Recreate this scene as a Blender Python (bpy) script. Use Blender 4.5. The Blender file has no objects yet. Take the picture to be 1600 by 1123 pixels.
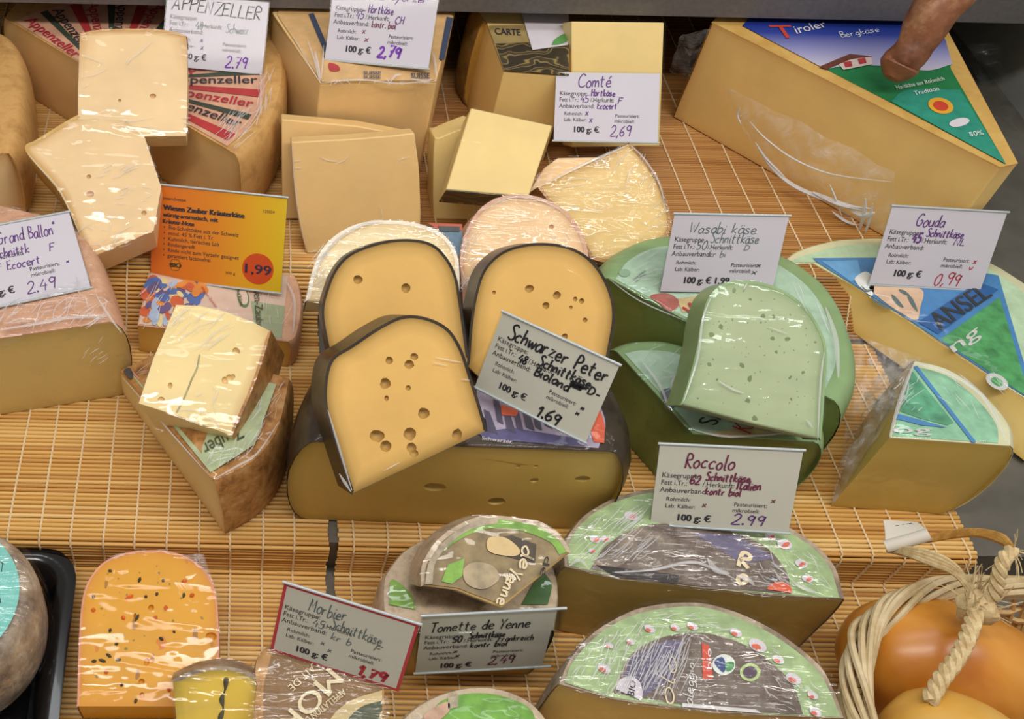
import bpy, bmesh, math, random
from mathutils import Vector, Matrix, noise
random.seed(7)
SC = bpy.context.scene
COL = SC.collection
R = math.radians

# ------------------------------------------------------------------ camera
CAM_H, PITCH, ROLL, FPX, PPX, PPY = .74, R(50), R(1.2), 1600., 360., 561.5
cam = bpy.data.cameras.new('camera')
cam.sensor_width = 36; cam.lens = 36.0; cam.shift_x = (800 - PPX) / 1600
cam.clip_start = .02; cam.clip_end = 30
co = bpy.data.objects.new('camera', cam); COL.objects.link(co)
_f = Vector((0, math.cos(PITCH), -math.sin(PITCH))); _u0 = Vector((0, math.sin(PITCH), math.cos(PITCH))); _r0 = Vector((1, 0, 0))
_r = _r0 * math.cos(ROLL) + _u0 * math.sin(ROLL); _u = _u0 * math.cos(ROLL) - _r0 * math.sin(ROLL)
m = Matrix((_r, _u, -_f)).transposed().to_4x4(); m.translation = (0, 0, CAM_H)
co.matrix_world = m
SC.camera = co

# ------------------------------------------------------------------ light
SC.view_settings.view_transform = 'Standard'; SC.view_settings.look = 'None'
SC.view_settings.gamma = 1; SC.view_settings.use_curve_mapping = False
SC.view_settings.exposure = 0.2
w = bpy.data.worlds.new('world'); SC.world = w; w.use_nodes = True
w.node_tree.nodes['Background'].inputs[0].default_value = (1.0, .93, .87, 1)
w.node_tree.nodes['Background'].inputs[1].default_value = .3

def lamp(name, loc, aim, sx, sy, watt, col):
    l = bpy.data.lights.new(name, 'AREA'); l.shape = 'RECTANGLE'; l.size = sx; l.size_y = sy; l.energy = watt; l.color = col
    o = bpy.data.objects.new(name, l); COL.objects.link(o); o.location = loc
    o.rotation_euler = (Vector(aim) - Vector(loc)).to_track_quat('-Z', 'Y').to_euler()
    return o
lamp('counter_tube_light', (.32, .22, 1.24), (.32, .66, .05), 1.7, .12, 10.2, (1, .93, .86))
lamp('ceiling_tube_light', (.35, .9, 1.75), (.35, .5, .0), 1.8, .16, 5, (.93, .97, 1.0))

# ------------------------------------------------------------------ helpers
def ray(x, y):
    return _f + _r * ((x - PPX) / FPX) - _u * ((y - PPY) / FPX)
def at(x, y, z):
    d = ray(x, y); return Vector((0, 0, CAM_H)) + d * ((z - CAM_H) / d.z)
def onp(x, y, p0, n):
    d = ray(x, y); c = Vector((0, 0, CAM_H)); return c + d * ((p0 - c).dot(n) / d.dot(n))
def lean_n(lean, yaw=0):
    l, a = R(lean), R(yaw)
    n = Vector((0, -math.cos(l), math.sin(l)))
    return Matrix.Rotation(a, 3, 'Z') @ n

def lin(c):
    if isinstance(c, str):
        c = [int(c[i:i + 2], 16) / 255 for i in (0, 2, 4)]
        c = [v / 12.92 if v <= .04045 else ((v + .055) / 1.055) ** 2.4 for v in c]
    return (c[0], c[1], c[2], 1)

MATS = {}
def new_mat(name):
    mt = bpy.data.materials.new(name); mt.use_nodes = True; MATS[name] = mt
    nt = mt.node_tree; b = nt.nodes['Principled BSDF']
    return mt, nt, b
def nd(nt, t, **kw):
    n = nt.nodes.new(t)
    for k, v in kw.items():
        if k.startswith('i_'):
            key = k[2:]; key = int(key) if key.isdigit() else key.replace('_', ' ')
            n.inputs[key].default_value = v
        else: setattr(n, k, v)
    return n
def coords(nt, scale=(1, 1, 1), rot=(0, 0, 0)):
    tc = nd(nt, 'ShaderNodeTexCoord'); mp = nd(nt, 'ShaderNodeMapping')
    mp.inputs['Scale'].default_value = scale; mp.inputs['Rotation'].default_value = rot
    nt.links.new(tc.outputs['Object'], mp.inputs[0]); return mp.outputs[0]
def ramp(nt, src, stops):
    r = nd(nt, 'ShaderNodeValToRGB'); e = r.color_ramp.elements
    while len(e) < len(stops): e.new(.5)
    for i, (p, c) in enumerate(stops): e[i].position = p; e[i].color = lin(c)
    nt.links.new(src, r.inputs[0]); return r.outputs[0]
def mixc(nt, fac, a, b, mode='MIX'):
    mx = nd(nt, 'ShaderNodeMix', data_type='RGBA', blend_type=mode)
    for s, v in ((0, fac), (6, a), (7, b)):
        if hasattr(v, 'is_linked') or isinstance(v, bpy.types.NodeSocket): nt.links.new(v, mx.inputs[s])
        else: mx.inputs[s].default_value = v
    return mx.outputs[2]
def noise_tex(nt, vec, scale, detail=4, rough=.55, dist=0):
    n = nd(nt, 'ShaderNodeTexNoise'); n.inputs['Scale'].default_value = scale; n.inputs['Detail'].default_value = detail
    n.inputs['Roughness'].default_value = rough; n.inputs['Distortion'].default_value = dist
    nt.links.new(vec, n.inputs['Vector']); return n.outputs[0]
def bump(nt, b, h, strength, dist=.001):
    bp = nd(nt, 'ShaderNodeBump'); bp.inputs['Strength'].default_value = strength; bp.inputs['Distance'].default_value = dist
    nt.links.new(h, bp.inputs['Height']); nt.links.new(bp.outputs[0], b.inputs['Normal']); return bp

def plain(name, c, rough=.5, metal=0, var=0, vscale=60, bmp=0, coat=0, spec=.5):
    if name in MATS: return MATS[name]
    mt, nt, b = new_mat(name)
    b.inputs['Base Color'].default_value = lin(c); b.inputs['Roughness'].default_value = rough; b.inputs['Metallic'].default_value = metal
    b.inputs['Specular IOR Level'].default_value = spec; b.inputs['Coat Weight'].default_value = coat
    v = coords(nt); nz = noise_tex(nt, v, vscale)
    if var:
        lo = tuple(x * (1 - var) for x in lin(c)[:3]); hi = tuple(min(1, x * (1 + var)) for x in lin(c)[:3])
        nt.links.new(ramp(nt, nz, [(.3, lo), (.7, hi)]), b.inputs['Base Color'])
    if bmp: bump(nt, b, nz, bmp)
    return mt

def paste(name, c, rimc, var=.07, specks=None, rough=.42):
    """cut cheese: body colour, darker towards the rind where the mesh says the rind is near; specks = [(scale, size, colour, stretch)]"""
    if name in MATS: return MATS[name]
    mt, nt, b = new_mat(name)
    b.inputs['Roughness'].default_value = rough; b.inputs['Specular IOR Level'].default_value = .35
    v = coords(nt); nz = noise_tex(nt, v, 22, 5); nf = noise_tex(nt, v, 420, 3)
    c4 = lin(c)
    col = ramp(nt, nz, [(.3, tuple(x * (1 - var) for x in c4[:3])), (.7, tuple(min(1, x * (1 + var * .7)) for x in c4[:3]))])
    for sp in (specks or []):
        sc, size, sc_col, st = sp
        vo = nd(nt, 'ShaderNodeTexVoronoi'); vo.inputs['Scale'].default_value = sc
        vv = coords(nt, st, (.4, .7, .3)); 
        wn = noise_tex(nt, v, 160, 3); ad = nd(nt, 'ShaderNodeVectorMath', operation='SCALE'); ad.inputs['Scale'].default_value = .004
        sb = nd(nt, 'ShaderNodeVectorMath', operation='ADD')
        cmb = nd(nt, 'ShaderNodeTexNoise'); cmb.inputs['Scale'].default_value = 190; nt.links.new(v, cmb.inputs['Vector'])
        nt.links.new(cmb.outputs[1], ad.inputs[0]); nt.links.new(vv, sb.inputs[0]); nt.links.new(ad.outputs[0], sb.inputs[1])
        nt.links.new(sb.outputs[0], vo.inputs['Vector'])
        cr = nd(nt, 'ShaderNodeSeparateColor'); nt.links.new(vo.outputs['Color'], cr.inputs[0])
        th = nd(nt, 'ShaderNodeMath', operation='MULTIPLY'); th.inputs[1].default_value = size; nt.links.new(cr.outputs[0], th.inputs[0])
        pw = nd(nt, 'ShaderNodeMath', operation='POWER'); pw.inputs[1].default_value = 2.2; nt.links.new(th.outputs[0], pw.inputs[0])
        lt = nd(nt, 'ShaderNodeMath', operation='LESS_THAN'); nt.links.new(vo.outputs['Distance'], lt.inputs[0]); nt.links.new(pw.outputs[0], lt.inputs[1])
        sf = nd(nt, 'ShaderNodeMath', operation='MULTIPLY'); sf.inputs[1].default_value = .8; nt.links.new(lt.outputs[0], sf.inputs[0])
        col = mixc(nt, sf.outputs[0], col, lin(sc_col))
    a = nd(nt, 'ShaderNodeAttribute', attribute_name='rim')
    ml = nd(nt, 'ShaderNodeMath', operation='MULTIPLY_ADD', use_clamp=True); nt.links.new(a.outputs['Fac'], ml.inputs[0])
    ml.inputs[1].default_value = .95; ml.inputs[2].default_value = 0
    col = mixc(nt, ml.outputs[0], col, lin(rimc))
    nt.links.new(col, b.inputs['Base Color'])
    b.inputs['Subsurface Weight'].default_value = .12; b.inputs['Subsurface Radius'].default_value = (.008, .005, .002); b.inputs['Subsurface Scale'].default_value = 1.0
    bump(nt, b, nf, .12, .0006)
    return mt

def rindm(name, c1, c2, scale=60, bmp=.5, rough=.55, c3=None, stretch=(1, 1, 1)):
    if name in MATS: return MATS[name]
    mt, nt, b = new_mat(name); b.inputs['Roughness'].default_value = rough
    v = coords(nt, stretch); nz = noise_tex(nt, v, scale, 6, .65)
    st = [(.32, c1), (.68, c2)] if c3 is None else [(.3, c1), (.52, c2), (.7, c3)]
    nt.links.new(ramp(nt, nz, st), b.inputs['Base Color'])
    bump(nt, b, nz, bmp, .0015); return mt

def film_mat(name, base=.05, amp=.3, scale=(14, 80, 18), rough=.07, tint=(1, 1, 1), bstr=.35, rot=(0, 0, .6)):
    """stretched cling film: clear, with glossy wrinkles"""
    if name in MATS: return MATS[name]
    mt, nt, b = new_mat(name)
    out = nt.nodes['Material Output']
    tr = nd(nt, 'ShaderNodeBsdfTransparent'); gl = nd(nt, 'ShaderNodeBsdfGlossy'); gl.inputs['Roughness'].default_value = rough
    gl.inputs['Color'].default_value = (tint[0], tint[1], tint[2], 1)
    v = coords(nt, scale, rot); n1 = noise_tex(nt, v, 1, 2, .5, .6)
    v2 = coords(nt, (38, 38, 38)); n2 = noise_tex(nt, v2, 1, 2)
    bp = nd(nt, 'ShaderNodeBump'); bp.inputs['Strength'].default_value = bstr; bp.inputs['Distance'].default_value = .02
    ad = nd(nt, 'ShaderNodeMath', operation='ADD'); nt.links.new(n1, ad.inputs[0]); nt.links.new(n2, ad.inputs[1])
    nt.links.new(ad.outputs[0], bp.inputs['Height']); nt.links.new(bp.outputs[0], gl.inputs['Normal'])
    mr = nd(nt, 'ShaderNodeMapRange'); mr.inputs['From Min'].default_value = .5; mr.inputs['From Max'].default_value = .72
    mr.inputs['To Min'].default_value = base; mr.inputs['To Max'].default_value = base + amp
    nt.links.new(n1, mr.inputs['Value'])
    mx = nd(nt, 'ShaderNodeMixShader'); nt.links.new(mr.outputs[0], mx.inputs[0]); nt.links.new(tr.outputs[0], mx.inputs[1]); nt.links.new(gl.outputs[0], mx.inputs[2])
    nt.links.new(mx.outputs[0], out.inputs[0]); return mt

ORG = {}
def link(name, bm, mats, root_loc=None, smooth=True, sharp=38):
    """one top-level mesh object; vertices come in world space and are stored about the thing's base"""
    me = bpy.data.meshes.new(name); org = Vector(root_loc) if root_loc is not None else Vector((0, 0, 0))
    for v in bm.verts: v.co -= org
    bm.to_mesh(me); bm.free()
    for mt in (mats if isinstance(mats, (list, tuple)) else [mats]): me.materials.append(mt)
    if smooth: me.shade_smooth(); me.set_sharp_from_angle(angle=R(sharp))
    o = bpy.data.objects.new(name, me); COL.objects.link(o); o.location = org
    ORG[o.name] = org
    return o
def part(name, bm, mats, parent, **kw):
    org = ORG[parent.name]
    me = bpy.data.meshes.new(name)
    for v in bm.verts: v.co -= org
    bm.to_mesh(me); bm.free()
    for mt in (mats if isinstance(mats, (list, tuple)) else [mats]): me.materials.append(mt)
    if kw.get('smooth', True):
        me.shade_smooth(); me.set_sharp_from_angle(angle=R(kw.get('sharp', 38)))
    o = bpy.data.objects.new(name, me); COL.objects.link(o); o.parent = parent
    ORG[o.name] = org
    if kw.get('label'): o['label'] = kw['label']
    return o
def tag(o, label, cat, group=None):
    o['label'] = label; o['category'] = cat
    if group: o['group'] = group
    return o
def empty(name, loc):
    o = bpy.data.objects.new(name, None); COL.objects.link(o); o.location = loc; o.empty_display_size = .02
    ORG[o.name] = Vector(loc); return o
def struct(name, bm, mt, **kw):
    o = link(name, bm, mt, **kw); o['kind'] = 'structure'; return o

# ---- outlines
def outline(ctrl, conv, seg=7):
    """ctrl: (x, y, 1) is a sharp corner, (x, y) lies on a curve. returns [(point, rind?)] - rind? is of the edge that starts there"""
    P = [conv(c) for c in ctrl]; S = [len(c) > 2 and c[2] == 1 for c in ctrl]; n = len(P); out = []
    for i in range(n):
        j = (i + 1) % n
        if S[i] and S[j]: out.append((P[i], False)); continue
        p1, p2 = P[i], P[j]
        p0 = P[i - 1] if not S[i] else p1 * 2 - p2
        p3 = P[(j + 1) % n] if not S[j] else p2 * 2 - p1
        for k in range(seg):
            t = k / seg
            q = .5 * ((2 * p1) + (p2 - p0) * t + (2 * p0 - 5 * p1 + 4 * p2 - p3) * t * t + (3 * p1 - p0 - 3 * p2 + p3) * t ** 3)
            out.append((q, True))
    return out
def newell(pts):
    n = Vector((0, 0, 0))
    for i, p in enumerate(pts):
        q = pts[(i + 1) % len(pts)]; n += Vector(((p.y - q.y) * (p.z + q.z), (p.z - q.z) * (p.x + q.x), (p.x - q.x) * (p.y + q.y)))
    return n.normalized()
def inset(pts, n, d, lim=.45):
    c = sum(pts, Vector((0, 0, 0))) / len(pts); out = []
    for i, p in enumerate(pts):
        a = (p - pts[i - 1]); b = (pts[(i + 1) % len(pts)] - p)
        if a.length < 1e-7: a = b
        if b.length < 1e-7: b = a
        na = n.cross(a.normalized()); nb = n.cross(b.normalized()); mm = na + nb
        if mm.length < 1e-5: mm = c - p
        mm.normalize(); k = 1 / max(.5, mm.dot(na)); L = (c - p).length; ray_ = (c - p) / L
        out.append(p + ray_ * max(-lim * L, min(lim * L, d * k / max(.45, ray_.dot(mm)))) if d > 0 else p + mm * d * k)
    return out
def cap(bm, ring, rim, n, rl, mi=0, dists=(.0022, .006, .013), decay=(.75, .3, 0)):
    pts = [v.co.copy() for v in ring]; prev = ring; pr = rim
    def face(vs, vals):
        try: f = bm.faces.new(vs)
        except ValueError: return
        f.material_index = mi
        for l, val in zip(f.loops, vals): l[rl] = (val, val, val, 1)
    k = len(ring)
    if any(r > 0 for r in rim):
        for d, dc in zip(dists, decay):
            q = [bm.verts.new(p) for p in inset(pts, n, d)]; qr = [r * dc for r in rim]
            for i in range(k):
                j = (i + 1) % k; face([prev[i], prev[j], q[j], q[i]], [pr[i], pr[j], qr[j], qr[i]])
            prev, pr = q, qr
    face(prev, pr)

def noisy(p, amp, sc=55):
    return p + Vector((noise.noise(p * sc), noise.noise(p * sc + Vector((9, 0, 0))), noise.noise(p * sc + Vector((0, 9, 0))))) * amp

def volume(me):
    bm = bmesh.new(); bm.from_mesh(me); v = bm.calc_volume(signed=True); bm.free(); return v
def finish(o, bev=.0011, holes=None):
    if holes:
        bm = bmesh.new()
        for p, r, sq in holes:
            ret = bmesh.ops.create_icosphere(bm, subdivisions=2, radius=r, matrix=Matrix.Identity(4))
            for v in ret['verts']:
                c = v.co.copy(); c.x *= sq; c = c + c.normalized() * noise.noise(c * 300 + p * 900) * r * .18
                v.co = c + (p - ORG[o.name])
        rl = bm.loops.layers.float_color.new('rim')
        for f in bm.faces:
            for l in f.loops: l[rl] = (.55, .55, .55, 1)
        me = bpy.data.meshes.new('cutter'); bm.to_mesh(me); bm.free(); me.materials.append(o.data.materials[0])
        c = bpy.data.objects.new('cutter', me); COL.objects.link(c); c.location = o.location
        v0 = volume(o.data); ok = False
        for self_x in (False, True):
            md = o.modifiers.new('holes', 'BOOLEAN'); md.operation = 'DIFFERENCE'; md.object = c; md.solver = 'EXACT'; md.use_self = self_x
            bpy.context.view_layer.update()
            nm = bpy.data.meshes.new_from_object(o.evaluated_get(bpy.context.evaluated_depsgraph_get())); o.modifiers.clear()
            v1 = volume(nm)
            if .8 * v0 < v1 <= v0 * 1.001: ok = True; break
            bpy.data.meshes.remove(nm)
        if ok: o.data = nm; nm.name = o.name
        else: print('HOLES FAILED', o.name, v0, v1)
        bpy.data.objects.remove(c); bpy.data.meshes.remove(me)
        if ok: nm.shade_smooth(); nm.set_sharp_from_angle(angle=R(38))
    if bev:
        b = o.modifiers.new('bevel', 'BEVEL'); b.width = bev; b.segments = 2; b.limit_method = 'ANGLE'; b.angle_limit = R(48); b.harden_normals = False; b.use_clamp_overlap = True

def add_film(o, src_verts_faces, mt, off=.0014, amp=.0006, name='cling_film'):
    vs, fs = src_verts_faces
    bm = bmesh.new(); bv = [bm.verts.new(v) for v in vs]
    for f in fs:
        try: bm.faces.new([bv[i] for i in f])
        except ValueError: pass
    bm.normal_update()
    bmesh.ops.recalc_face_normals(bm, faces=bm.faces)
    big = [e for e in bm.edges if e.calc_length() > .02]
    bmesh.ops.triangulate(bm, faces=[f for f in bm.faces if len(f.verts) > 4])
    for _ in range(2):
        es = [e for e in bm.edges if e.calc_length() > .022]
        if es: bmesh.ops.subdivide_edges(bm, edges=es, cuts=1)
    bmesh.ops.triangulate(bm, faces=bm.faces)
    bm.normal_update()
    for v in bm.verts:
        k = 1.0
        v.co += v.normal * (off + amp * (1 + noise.noise(v.co * 90)))
    return part(name, bm, mt, o, sharp=60)

def slab(name, ctrl, lean, yaw, anchor, t, mat, rind=None, rw=.0022, film=None, holes=None, rind_all=False, z_n=None, taper=1.0, bev=.0011, rind_label=None, shear=(0, 0), amp=.0003):
    """a cut slice: the outline of its cut face on a leaning plane, given real thickness t behind it"""
    n = z_n or lean_n(lean, yaw); p0 = at(*anchor)
    conv = lambda c: onp(c[0], c[1], p0, n)
    A = outline(ctrl, conv)
    if newell([a for a, _ in A]).dot(n) < 0:
        A = outline(ctrl[::-1], conv)
    pts = [noisy(a, amp) for a, _ in A]; tg = [True if rind_all else b for _, b in A]; k = len(pts)
    up = Vector((0, 0, 1)) - n * n.z; up.normalize(); rt = up.cross(n)
    c = sum(pts, Vector()) / k
    back = [c + (p - c) * taper - n * t + rt * shear[0] + up * shear[1] for p in pts]
    zmin = min(min(p.z for p in pts), min(p.z for p in back)); base = Vector((c.x, c.y, zmin))
    bm = bmesh.new(); rl = bm.loops.layers.float_color.new('rim')
    fv = [bm.verts.new(p) for p in pts]; bv = [bm.verts.new(p) for p in back]
    rim = [1.0 if (tg[i] or tg[i - 1]) and rind else 0. for i in range(k)]
    cap(bm, fv, rim, n, rl)
    for i in range(k):
        j = (i + 1) % k; f = bm.faces.new([fv[i], bv[i], bv[j], fv[j]])
        for l in f.loops: l[rl] = (1, 1, 1, 1) if (tg[i] and rind) else (0, 0, 0, 1)
    f = bm.faces.new(bv[::-1])
    bm.normal_update()
    geo = ([v.co.copy() for v in bm.verts], [[v.index for v in f.verts] for f in (bm.verts.index_update(), bm.faces)[1]])
    o = link(name, bm, mat, root_loc=base)
    hl = [(onp(x, y, p0, n) - n * (r * .25), r, sq) for x, y, r, sq in (holes or [])]
    finish(o, bev, hl)
    if rind:
        bm = bmesh.new(); run = []
        inn = inset(pts, n, rw); outp = inset(pts, n, -.0008); bo = [p - n * t for p in []]
        outb = [c + (p - c) * taper - n * (t + .0003) + rt * shear[0] + up * shear[1] for p in outp]; innb = [c + (p - c) * taper - n * (t + .0003) + rt * shear[0] + up * shear[1] for p in inn]
        cols = []
        for i in range(k):
            cols.append([bm.verts.new(inn[i] + n * .0002), bm.verts.new(outp[i] + n * .0003), bm.verts.new(outb[i]), bm.verts.new(innb[i])])
        for i in range(k):
            if not tg[i]: continue
            j = (i + 1) % k
            for a in range(3): bm.faces.new([cols[i][a], cols[i][a + 1], cols[j][a + 1], cols[j][a]])
        bmesh.ops.delete(bm, geom=[v for v in bm.verts if not v.link_faces], context='VERTS')
        bmesh.ops.recalc_face_normals(bm, faces=bm.faces)
        part('rind', bm, rind, o, label=rind_label)
    if film: add_film(o, geo, film)
    return o, (p0, n)

def loft(name, ctrl, zt, zb, mat, rind=None, bulge=0, bot=None, film=None, holes=None, toprim=True, binset=0, pexp=2.4, lev=9, bev=.0011, amp=.0005, rind_label=None, side_rind=True, drop=None):
    """a piece of a wheel: outline of its flat top, dropped to what it stands on; curved edges carry rind and may bulge"""
    zz = lambda c: c[3] if len(c) > 3 else zt
    conv = lambda c: at(c[0], c[1], zz(c))
    idx = list(range(len(ctrl)))
    A = outline(ctrl, conv)
    if newell([a for a, _ in A]).z < 0:
        idx = idx[::-1]; ctrl = ctrl[::-1]; A = outline(ctrl, conv)
    if bot:
        B = [bot[i] for i in idx]; B = [(b[0], b[1], ctrl[q][2] if len(ctrl[q]) > 2 else 0) for q, b in enumerate(B)]
        Bo = [p for p, _ in outline(B, lambda c: at(c[0], c[1], zb))]
    T = [a for a, _ in A]; tg = [b for _, b in A]; k = len(T)
    if not bot: Bo = [Vector((p.x, p.y, zb)) for p in T]
    up = Vector((0, 0, 1)); dirs = []
    for i in range(k):
        ep, en = tg[i - 1], tg[i]
        a = (T[i] - T[i - 1]).normalized(); b = (T[(i + 1) % k] - T[i]).normalized()
        if ep and en: d = (a.cross(up) + b.cross(up)).normalized()
        elif ep and not en: d = -b
        elif en and not ep: d = a
        else: d = Vector((0, 0, 0))
        dirs.append(d)
    TL = [(1 - math.cos(math.pi * q / 10)) / 2 for q in range(11)] if bulge else [0, .03, .08, .18, .5, .82, .92, .97, 1]
    L = len(TL)
    cols = []
    for i in range(k):
        c = []
        for q in range(L):
            t = TL[q]
            p = T[i].lerp(Bo[i], t) + dirs[i] * (bulge * max(0, 1 - abs(2 * t - 1) ** pexp) ** .5 - binset * t)
            if tg[i] or tg[i - 1]: p = noisy(p, amp) if 0 < q < L - 1 or True else p
            c.append(p)
        cols.append(c)
    bm = bmesh.new(); rl = bm.loops.layers.float_color.new('rim')
    V = [[bm.verts.new(p) for p in c] for c in cols]
    def sf(f, v):
        for l in f.loops: l[rl] = (v, v, v, 1)
    for i in range(k):
        j = (i + 1) % k
        if tg[i]:
            for q in range(L - 1): sf(bm.faces.new([V[i][q], V[i][q + 1], V[j][q + 1], V[j][q]]), 1 if side_rind else 0)
        else:
            ri, rj, tr = (1. if tg[i - 1] else 0.), (1. if tg[j] else 0.), (1. if toprim else 0.)
            wd_ = (T[j] - T[i]).length; ht = (T[i] - Bo[i]).length
            U = [0] + [u for u in sorted({min(.3, .004 / wd_), min(.32, .011 / wd_), min(.34, .024 / wd_), .5, max(.66, 1 - .024 / wd_), max(.68, 1 - .011 / wd_), max(.7, 1 - .004 / wd_)})] + [1]
            rows = [V[i]] + [[bm.verts.new(V[i][q].co.lerp(V[j][q].co, u)) if 0 < q < L - 1 else None for q in range(L)] for u in U[1:-1]] + [V[j]]
            def rv(ui, q):
                u = U[ui]; f = lambda d: math.exp(-d / .0055)
                return max(ri * f(u * wd_), rj * f((1 - u) * wd_), tr * f(TL[q] * ht), tr * f((1 - TL[q]) * ht))
            for a_ in range(len(U) - 1):
                for q in range(L - 1):
                    vs = [(rows[a_][q], a_, q), (rows[a_][q + 1], a_, q + 1), (rows[a_ + 1][q + 1], a_ + 1, q + 1), (rows[a_ + 1][q], a_ + 1, q)]
                    if q == 0: vs = [x for x in vs if x[2] == 1]
                    elif q == L - 2: vs = [x for x in vs if x[2] == q]
                    if 0 < q < L - 2:
                        f = bm.faces.new([x[0] for x in vs])
                        for l, x in zip(f.loops, vs): vv_ = rv(x[1], x[2]); l[rl] = (vv_, vv_, vv_, 1)
            for q0, q1 in ((0, 1), (L - 1, L - 2)):
                vs = [(V[i][q0], 0, q0)] + [(rows[a_][q1], a_, q1) for a_ in range(len(U))] + [(V[j][q0], len(U) - 1, q0)]
                if q0 != 0: vs = vs[::-1]
                f = bm.faces.new([x[0] for x in vs])
                for l, x in zip(f.loops, vs): vv_ = rv(x[1], x[2]); l[rl] = (vv_, vv_, vv_, 1)
    sf(bm.faces.new([V[i][0] for i in range(k)]), 1 if toprim else 0)
    sf(bm.faces.new([V[i][L - 1] for i in range(k)][::-1]), 1 if toprim else 0)
    bmesh.ops.recalc_face_normals(bm, faces=bm.faces)
    bm.normal_update(); bm.verts.index_update()
    geo = ([v.co.copy() for v in bm.verts], [[v.index for v in f.verts] for f in bm.faces])
    cen = sum(Bo, Vector()) / k
    o = link(name, bm, mat, root_loc=Vector((cen.x, cen.y, min(p.z for p in Bo))))
    finish(o, bev, holes)
    if rind:
        bm = bmesh.new()
        V = [[bm.verts.new(cols[i][q] + dirs[i] * .0008 + (up * .0007 if q == 0 else Vector())) for q in range(L)] for i in range(k)]
        for i in range(k):
            j = (i + 1) % k
            if tg[i] and side_rind:
                for q in range(L - 1): bm.faces.new([V[i][q], V[i][q + 1], V[j][q + 1], V[j][q]])
            else:
                a = bm.verts.new(cols[i][0] + dirs[i] * .0008 - up * .0005); b = bm.verts.new(cols[j][0] + dirs[j] * .0008 - up * .0005)
                bm.faces.new([V[i][0], a, b, V[j][0]])
        if toprim: bm.faces.new([V[i][0] for i in range(k)])
        bmesh.ops.delete(bm, geom=[v for v in bm.verts if not v.link_faces], context='VERTS')
        bmesh.ops.recalc_face_normals(bm, faces=bm.faces)
        part('rind', bm, rind, o, label=rind_label)
    if film: add_film(o, geo, film, off=.0036)
    return o

def decal(parent, name, ctrl, plane, mat, lift=.0012, label=None):
    """flat printed paper on a surface; plane = z height, or (point, normal)"""
    if isinstance(plane, (int, float)): conv = lambda c: at(c[0], c[1], plane + lift)
    else: conv = lambda c: onp(c[0], c[1], plane[0] + plane[1] * lift, plane[1])
    pts = [p for p, _ in outline(ctrl, conv, 6)]
    nn = Vector((0, 0, 1)) if isinstance(plane, (int, float)) else plane[1]
    if newell(pts).dot(nn) < 0: pts = pts[::-1]
    bm = bmesh.new(); bm.faces.new([bm.verts.new(p) for p in pts])
    return part(name, bm, mat, parent, smooth=False, label=label)

# ---- lettering
_tc = {}
def type_mesh(s, bold=0.0):
    key = (s, bold)
    if key in _tc: return _tc[key]
    cu = bpy.data.curves.new('t', 'FONT'); cu.body = s; cu.size = 1; cu.offset = bold; cu.resolution_u = 3; cu.fill_mode = 'FRONT'
    o = bpy.data.objects.new('t', cu); COL.objects.link(o); bpy.context.view_layer.update()
    me = o.evaluated_get(bpy.context.evaluated_depsgraph_get()).to_mesh()
    V = [(v.co.x, v.co.y) for v in me.vertices]; Fc = [tuple(p.vertices) for p in me.polygons]
    o.to_mesh_clear(); bpy.data.objects.remove(o); bpy.data.curves.remove(cu)
    x0 = min(v[0] for v in V); x1 = max(v[0] for v in V)
    V = [((x - x0) / (x1 - x0), y / .72) for x, y in V]
    _tc[key] = (V, Fc); return _tc[key]

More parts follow.
